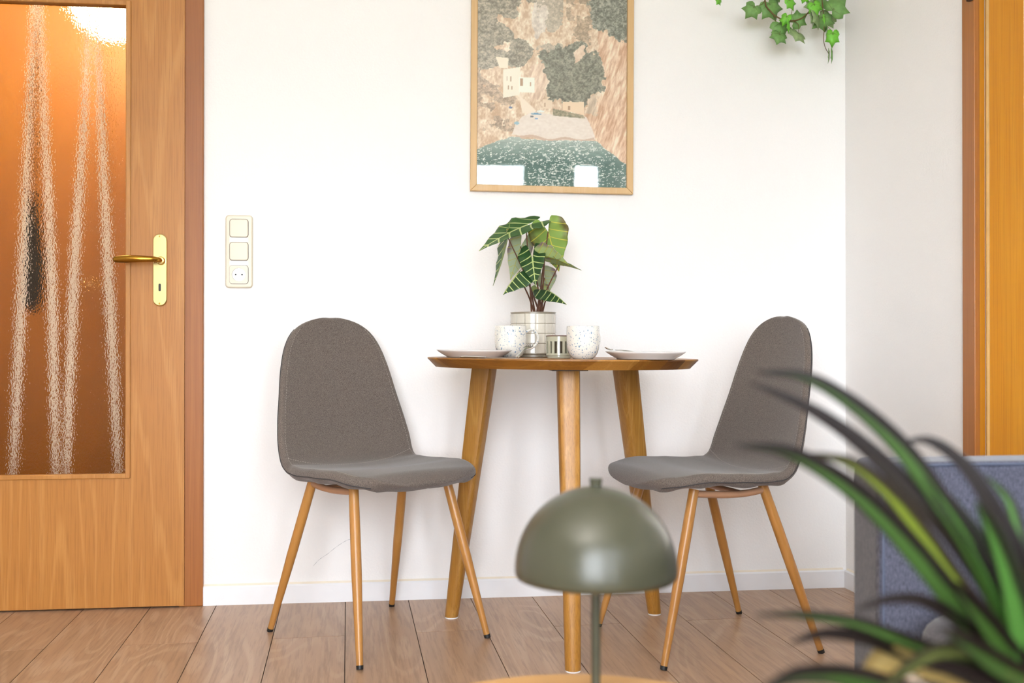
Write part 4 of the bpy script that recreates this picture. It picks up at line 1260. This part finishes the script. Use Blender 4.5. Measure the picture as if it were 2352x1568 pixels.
IVP = [(0, 0), (.14, -.16), (.34, -.20), (.50, -.08), (.62, .12), (.50, .30), (.56, .46), (.66, .64), (.42, .66), (.26, .70), (.14, .86), (0, 1.08)]
def ivy_leaf(px, size, ang, mat, Y=3.09, yaw=0.0, tilt=0.0, sq=1.0):
    """px: where the stalk joins; size: px from stalk to tip; ang: picture direction of the tip, degrees (0 right, 90 down)"""
    S = size * 1.16 * 3.14 / F
    pts = [(x * sq * S, y * S) for x, y in IVP] + [(-x * sq * S, y * S) for x, y in IVP[-2:0:-1]]
    c = (0, 0.32 * S)
    V = [(c[0], c[1], 0.05 * S)] + [(x, y, -0.10 * S * (abs(x) / S) - 0.12 * S * (y / S) ** 2 * .8) for x, y in pts]
    n_ = len(pts)
    # inner ring for a rounded surface
    V += [((x + c[0]) / 2, (y + c[1]) / 2, 0.03 * S - 0.05 * S * abs(x) / S) for x, y in pts]
    Fc = []
    for i in range(n_):
        k = (i + 1) % n_
        Fc += [(0, 1 + n_ + i, 1 + n_ + k), (1 + n_ + i, 1 + i, 1 + k, 1 + n_ + k)]
    o = mk('leaf', (V, Fc), mat, None, smooth=True, auto=False)
    so_ = o.modifiers.new('thickness', 'SOLIDIFY'); so_.thickness = 0.0006; so_.offset = 0
    a = math.radians(ang)
    t_dir = Vector((math.cos(a), 0, -math.sin(a)))
    N = Vector((0, -1, 0.25))
    t_dir = (Matrix.Rotation(yaw, 3, Vector((0, 0, 1))) @ t_dir); N = Matrix.Rotation(yaw, 3, Vector((0, 0, 1))) @ N
    ax = t_dir.cross(N).normalized(); t_dir = Matrix.Rotation(tilt, 3, ax) @ t_dir
    N = Matrix.Rotation(tilt, 3, ax) @ N
    P = on_y(px[0], px[1], Y)
    COL.objects.unlink(o); link(o, iv)
    o.matrix_local = IVI @ orient(o, P, P + t_dir, N)
    # raised veins
    vs_ = [((0, .02), (0, .9)), ((0, .05), (.42, .18)), ((0, .05), (-.42, .18)), ((0, .1), (.40, .5)), ((0, .1), (-.40, .5))]
    V2, F2 = [], []
    for (x0, y0), (x1, y1) in vs_:
        pa = [Vector(((x0 + (x1 - x0) * t) * sq * S, (y0 + (y1 - y0) * t) * S, 0)) for t in (0, .5, 1)]
        for q_ in pa: q_.z = (0.035 - 0.10 * abs(q_.x) / S - 0.09 * (q_.y / S) ** 2) * S + 0.0002
        v, f = tube(pa, [0.0006, 0.0005, 0.0002], 5); k = len(V2); V2 += v; F2 += [tuple(i + k for i in z_) for z_ in f]
    mk('veins', (V2, F2), 'ivy_vein', o)
for args in (((1734, 14), 30, 128, 'ivy_dark'), ((1765, 6), 38, 62, 'ivy_dark', 3.105, 0.1, 0.0, 1.15), ((1652, -4), 16, 118, 'ivy_bright', 3.09, 0.7),
             ((1812, -2), 24, 60, 'ivy_bright', 3.08, .2, 0, .9), ((1808, 36), 22, 115, 'ivy_bright', 3.075, -.3, 0, .8), ((1812, 48), 24, 82, 'ivy_bright', 3.07, .9, 0, .8),
             ((1790, 52), 30, 70, 'ivy_dark', 3.10, 0.0, 0.0, 1.25), ((1822, 52), 32, 330, 'ivy_dark', 3.11, .3, .5, .9), ((1791, 77), 24, 108, 'ivy_dark', 3.085, .1, .2, 1.2),
             ((1833, 75), 26, 118, 'ivy_grey', 3.085, .2, .5, 1.25), ((1872, 14), 28, 170, 'ivy_grey', 3.10, .4, 0, .9), ((1869, 8), 26, 70, 'ivy_bright', 3.085, 0, 0, 1.0),
             ((1882, -10), 30, 70, 'ivy_dark', 3.11, .2), ((1888, 38), 30, 75, 'ivy_dark', 3.10, 0, 0, 1.35), ((1911, 25), 36, 318, 'ivy_dark', 3.09, -.2, 0, 1.2),
             ((1905, 34), 30, 120, 'ivy_grey', 3.115, .1, 0, 1.1), ((1880, 38), 34, 150, 'ivy_grey', 3.10, .9), ((1866, 38), 22, 130, 'ivy_grey', 3.09, 1.1),
             ((1894, 36), 16, 85, 'ivy_bright', 3.07, .8), ((1913, 74), 30, 92, 'ivy_bright', 3.08, -.15, 0, .75), ((1900, 62), 26, 78, 'ivy_grey', 3.09, 1.15, 0, .7),
             ((1904, 116), 24, 66, 'ivy_grey', 3.09, 1.1, 0, .6), ((1911, 116), 24, 78, 'ivy_dark', 3.08, .95, 0, .7), ((1850, -12), 18, 110, 'ivy_bright', 3.09),
             ((1780, -30), 30, 70, 'ivy_dark', 3.10), ((1730, -60), 30, 110, 'ivy_dark', 3.10), ((1900, -40), 32, 50, 'ivy_dark', 3.10), ((1840, -60), 30, 80, 'ivy_grey', 3.11)):
    ivy_leaf(*args)
# wall planter the ivy grows from, above the frame
ps = on_y(1810, -300, 3.15)
wp = thing('wall_planter', 'white wall planter above the trailing ivy', 'planter', ps)
mk('bowl', lathe([(0, -0.02), (0.045, -0.02), (0.06, 0.06), (0.064, 0.10), (0.059, 0.10), (0.054, 0.06), (0, 0.05)], 32), 'plate', wp, smooth=True)
mk('bracket', box(-0.02, 0.02, 0.045, WY - ps.y - 0.001, 0.02, 0.08), 'plate', wp)

# ================================================================== foreground: coffee table and lamp
ce = at_d(1313, 1546, 1.20)
CT = ce.z
cc = Vector((ce.x, ce.y, 0)) - camf * 0.227
ct = thing('coffee_table', 'small round pale wood side table under the olive lamp', 'table', (cc.x, cc.y, 0))
mk('table_top', lathe([(0, CT - 0.022), (0.222, CT - 0.022), (0.227, CT - 0.016), (0.227, CT - 0.003), (0.224, CT), (0, CT)], 96), 'coffee_wood', ct, smooth=True)
for k in range(3):
    a = 2 * math.pi * k / 3 + 0.5
    mk('leg', tube([(0.13 * math.cos(a), 0.13 * math.sin(a), CT - 0.022), (0.19 * math.cos(a), 0.19 * math.sin(a), 0.0)], [0.016, 0.011], 14), 'coffee_wood', ct, smooth=True)
lp_ = at_d(1368.5, 1310, 1.06)
lamp = thing('table_lamp', 'olive green dome shaded lamp standing on the pale round table', 'lamp', (lp_.x, lp_.y, CT))
LR = 187.5 * 1.06 / F * 0.995
zr = lp_.z - CT                       # rim height above the table
lh = (1310 - 1117) * 1.06 / F
mk('base', lathe([(0, 0), (0.052, 0), (0.054, 0.003), (0.052, 0.009), (0.012, 0.012), (0.006, 0.016), (0, 0.016)], 40), 'lamp', lamp, smooth=True)
mk('pole', tube([(0, 0, 0.012), (0, 0, zr + lh * 0.9)], 0.0049, 16), 'lamp', lamp, smooth=True)
outp = [(LR * math.cos(a), zr + lh * math.sin(a) ** 0.96) for a in np.linspace(0.0, math.pi / 2 - 0.02, 22)]
outp = [(LR * 0.992, zr - 0.0035)] + outp + [(0.0, zr + lh)]
inp = [(r * 0.985, z - 0.0018) for r, z in outp[::-1]]; inp[0] = (0.0, inp[0][1])
mk('shade', lathe(outp + inp, 72), 'lamp', lamp, smooth=True, auto=False, label='domed olive metal shade')
fz = zr + lh
mk('finial', lathe([(0, fz - 0.002), (0.0058, fz - 0.002), (0.0066, fz + 0.006), (0.0068, fz + 0.0085), (0, fz + 0.0088)], 20), 'lamp', lamp, smooth=True)
mk('bulb', lathe([(0, zr + lh * .25)] + [(0.018 * math.sin(a), zr + lh * .25 + 0.018 * (1 - math.cos(a))) for a in np.linspace(0.3, 2.4, 8)] + [(0.009, zr + lh * .85), (0, zr + lh * .85)], 20), 'lamp_in', lamp, smooth=True)

# ================================================================== sofa
sp0 = at_d(2022, 1063, 1.5)
SZ = sp0.z
sf = thing('sofa', 'blue grey fabric sofa behind the long-leaved plant', 'sofa', (sp0.x, sp0.y, 0), 0.0)
at_, ax_ = 0.088, 0.74
zb = 0.11
def rbox(x0, x1, y0, y1, z0, z1): return box(x0, x1, y0, y1, z0, z1)
arm = mk('armrest', rbox(0, ax_, 0, at_, zb, SZ), 'sofa', sf, smooth=True)
bv = arm.modifiers.new('bevel', 'BEVEL'); bv.width = 0.011; bv.segments = 4
mk('armrest_piping', tube([(0.004, -0.0005, zb), (0.004, -0.0005, SZ - 0.014), (0.014, -0.0005, SZ - 0.004), (ax_, -0.0005, SZ - 0.004)], 0.0022, 8), 'piping', arm, smooth=True)
mk('front_border', rbox(-0.003, 0.004, 0.006, at_ - 0.006, zb + .005, SZ - 0.016), 'sofa_warm_shade', arm, smooth=True, bevel=0.003)  # arm front coloured as the warm shaded side of the fabric
arm2 = mk('armrest', rbox(0, ax_, -1.60 - at_, -1.60, zb, SZ), 'sofa', sf, smooth=True)
bv = arm2.modifiers.new('bevel', 'BEVEL'); bv.width = 0.011; bv.segments = 4
bk = mk('backrest', rbox(ax_ - 0.16, ax_, -1.60, 0.0, zb, SZ + 0.16), 'sofa', sf, smooth=True)
bv = bk.modifiers.new('bevel', 'BEVEL'); bv.width = 0.03; bv.segments = 4
mk('seat_base', rbox(0.03, ax_ - 0.16, -1.60, 0.0, zb, 0.25), 'sofa', sf, bevel=0.008)
for k in range(2):
    cu = mk('seat_cushion', prism(rrect(0.30, 0.0, 0.60, 0.785, 0.07, 7), 0.25, 0.408), 'sofa_warm_shade', sf, smooth=True)
    cu.location = (0.025, -0.41 - 0.79 * k, 0)
    bv = cu.modifiers.new('bevel', 'BEVEL'); bv.width = 0.035; bv.segments = 5; bv.limit_method = 'ANGLE'
for x in (0.06, ax_ - 0.06):
    for y in (0.03, -1.63):
        mk('sofa_leg', tube([(x, y, zb), (x, y, 0)], [0.02, 0.013], 12), 'black', sf, smooth=True)

# ================================================================== foreground plant
pd = 0.66
pb = at_d(2372, 1600, pd)
dp_ = thing('dracaena_plant', 'long thin-leaved dracaena with dark edged leaves in a cream pot', 'potted plant', (pb.x, pb.y, 0.405))
DI = Matrix.Translation(dp_.location).inverted()
pr_ = 0.080
rimz = pb.z + 0.012
zz = rimz - 0.405
mk('pot', lathe([(0, 0), (pr_ * .74, 0), (pr_ * .78, 0.004), (pr_, zz - 0.006), (pr_, zz), (pr_ * .94, zz), (pr_ * .92, zz - 0.02), (0, zz - 0.02)], 56), 'cream_pot', dp_, smooth=True)
mk('soil', lathe([(0, zz - 0.019), (pr_ * .915, zz - 0.019), (pr_ * .9, zz - 0.016), (0, zz - 0.014)], 32), 'soil', dp_)
mk('trunk', tube([(0, 0, zz - 0.02), (0.004, 0.0, zz + 0.03), (0.0, 0.002, zz + 0.06)], [0.014, 0.012, 0.009], 12), 'stem', dp_, smooth=True)
def blade(pts, width, mat, d0, d1, twist=0.0):
    """pts from tip to base in picture positions; depth runs d0 (tip) to d1 (base)"""
    n_ = len(pts)
    P = [at_d(x, y, d0 + (d1 - d0) * i / (n_ - 1)) for i, (x, y) in enumerate(pts)]
    path = smooth_path(P[::-1], 30)
    wm = width * 0.92 * 0.66 / F
    V, UVs, Fc = [], [], []
    for i, p in enumerate(path):
        t = i / 30
        tan = (path[min(i + 1, 30)] - path[max(i - 1, 0)]).normalized()
        view = (p - CP).normalized()
        side = tan.cross(-view).normalized()
        a = 0.35 + twist * (t - .5)
        side = Matrix.Rotation(a, 3, tan) @ side
        nr_ = side.cross(tan)
        wv = wm * lerp_table([(0, .75), (.15, 1.0), (.5, .95), (.8, .62), (.95, .25), (1, .06)], t)
        for k in range(5):
            u = k / 4
            q_ = p + side * wv * (u - .5) + nr_ * (wv * 0.30 * (abs(u - .5) * 2) ** 1.5)
            V.append(DI @ q_); UVs.append((u, t))
    for i in range(30):
        for k in range(4):
            Fc.append((i * 5 + k, i * 5 + k + 1, (i + 1) * 5 + k + 1, (i + 1) * 5 + k))
    me = bpy.data.meshes.new('leaf'); me.from_pydata([tuple(q_) for q_ in V], [], Fc)
    uvl = me.uv_layers.new(name='UVMap')
    for l_ in me.loops: uvl.data[l_.index].uv = UVs[l_.vertex_index]
    me.polygons.foreach_set('use_smooth', [True] * len(me.polygons))
    me.materials.append(M[mat])
    o = link(bpy.data.objects.new('leaf', me), dp_)
    so_ = o.modifiers.new('thickness', 'SOLIDIFY'); so_.thickness = 0.0008; so_.offset = 0
    return o
B = (2372, 1575)
for pts, wpx, mat, da in (
    ([(1738, 853), (1850, 868), (1955, 928), (2060, 1022), (2150, 1140), (2250, 1300), B], 56, 'dr_a', .66),
    ([(1722, 878), (1850, 935), (1965, 1012), (2080, 1118), (2190, 1240), (2290, 1390), B], 54, 'dr_b', .66),
    ([(1688, 1022), (1800, 1038), (1900, 1088), (2005, 1170), (2110, 1285), (2220, 1420), B], 62, 'dr_a', .62),
    ([(1858, 1040), (1955, 1066), (2040, 1134), (2115, 1225), (2210, 1360), B], 50, 'dr_c', .64),
    ([(2078, 1012), (2140, 1016), (2215, 1072), (2280, 1170), (2340, 1290), (2400, 1460), B], 48, 'dr_b', .68),
    ([(2262, 1090), (2316, 1150), (2340, 1240), (2356, 1380), B], 40, 'dr_d', .70),
    ([(2120, 1090), (2180, 1160), (2250, 1260), (2310, 1390), B], 58, 'dr_d', .66),
    ([(2240, 1150), (2285, 1240), (2325, 1360), (2352, 1480), B], 70, 'dr_d', .62),
    ([(1960, 1402), (2040, 1378), (2120, 1382), (2200, 1428), (2290, 1510), B], 38, 'dr_b', .63),
    ([(1735, 1411), (1850, 1414), (1965, 1432), (2070, 1470), (2180, 1510), (2290, 1550), B], 40, 'dr_a', .60),
    ([(1815, 1476), (1895, 1457), (1990, 1468), (2080, 1500), (2200, 1548), B], 44, 'dr_b', .60),
    ([(2010, 1600), (2075, 1545), (2150, 1502), (2230, 1500), (2310, 1530), B], 44, 'dr_e', .56),
    ([(2120, 1530), (2190, 1540), (2260, 1570), (2330, 1600), B], 60, 'dr_b', .58),
    ([(1740, 1590), (1830, 1556), (1930, 1556), (2060, 1590), (2200, 1640), (2372, 1640)], 60, 'dr_a', .50),
    ([(2345, 1300), (2352, 1360), (2358, 1440), B], 46, 'dr_c', .64),
    ([(2420, 1100), (2400, 1250), (2385, 1400), B], 60, 'dr_b', .62),
    ([(2180, 1330), (2230, 1390), (2290, 1470), B], 60, 'dr_a', .60),
    ([(2160, 1440), (2220, 1480), (2290, 1530), B], 60, 'dr_a', .56),
    ([(2520, 1150), (2480, 1300), (2420, 1450), B], 60, 'dr_a', .66),
    ([(2600, 1300), (2520, 1380), (2440, 1490), B], 60, 'dr_a', .62),
    ([(1990, 1700), (1998, 1620), (2018, 1560), (2062, 1522), (2150, 1530), (2290, 1575), B], 96, 'dr_y', .60),
):
    blade(pts, wpx, mat, da, pd)
# stool the plant stands on
st = thing('plant_stool', 'low round stool carrying the dracaena', 'stool', (pb.x, pb.y, 0))
mk('stool_top', lathe([(0, 0.38), (0.125, 0.38), (0.128, 0.384), (0.128, 0.402), (0.125, 0.405), (0, 0.405)], 48), 'coffee_wood', st, smooth=True)
for k in range(3):
    a = 2 * math.pi * k / 3 + 0.2
    mk('leg', tube([(0.08 * math.cos(a), 0.08 * math.sin(a), 0.38), (0.115 * math.cos(a), 0.115 * math.sin(a), 0)], [0.014, 0.010], 12), 'coffee_wood', st, smooth=True)

# ================================================================== added bounce uplighter and curtains (behind the camera)
cl = thing('bounce_uplighter', 'tall white floor uplighter added in place of bounced flash', 'lamp', (-0.55, -0.35, 0))
mk('foot', lathe([(0, 0), (0.14, 0), (0.142, 0.01), (0.12, 0.018), (0, 0.022)], 40), 'upvc', cl, smooth=True)
mk('pole', tube([(0, 0, 0.02), (0, 0, 1.66)], 0.012, 14), 'upvc', cl, smooth=True)
mk('bowl', lathe([(0, 1.64), (0.05, 1.65), (0.13, 1.70), (0.16, 1.76), (0.155, 1.76), (0.125, 1.705), (0.05, 1.66), (0, 1.655)], 48), 'upvc', cl, smooth=True)
mk('bulb', lathe([(0, 1.66), (0.02, 1.67), (0.03, 1.70), (0.02, 1.73), (0, 1.735)], 20), 'bounce_bulb', cl, smooth=True)
ld = bpy.data.lights.new('bounce_light', 'SPOT'); ld.energy = BOUNCE_W; ld.color = (1.0, 0.955, 0.935); ld.shadow_soft_size = 0.10; ld.spot_size = math.radians(150); ld.spot_blend = 0.6  # added light in place of a flash bounced off the ceiling
lo = bpy.data.objects.new('bounce_light', ld); link(lo); lo.location = (-0.55, -0.35, 1.80); lo.rotation_euler = (math.pi - 0.35, 0, 0)
def curtain(x0, x1, label):
    n_ = 60
    V, Fc = [], []
    for j, z in enumerate((0.03, 2.38)):
        for i in range(n_ + 1):
            x = x0 + (x1 - x0) * i / n_
            V.append((x - x0, 0.022 * math.sin(i * 0.95) * (1.1 - .5 * j), z))
    Fc = [(i, i + 1, n_ + 2 + i, n_ + 1 + i) for i in range(n_)]
    o = mk('curtain', (V, Fc), 'curtain', None, smooth=True, auto=False)
    so_ = o.modifiers.new('thickness', 'SOLIDIFY'); so_.thickness = 0.002
    o.location = (x0, YF + 0.08, 0)
    tag(o, label, 'curtain', 'curtains at the windows')
curtain(0.97, 1.36, 'pale curtain added mid-window to split its reflection in the picture glass')  # placed to break up the window reflected in the picture glass
curtain(-1.45, -1.05, 'pale curtain hanging beside the window towards the glazed door')
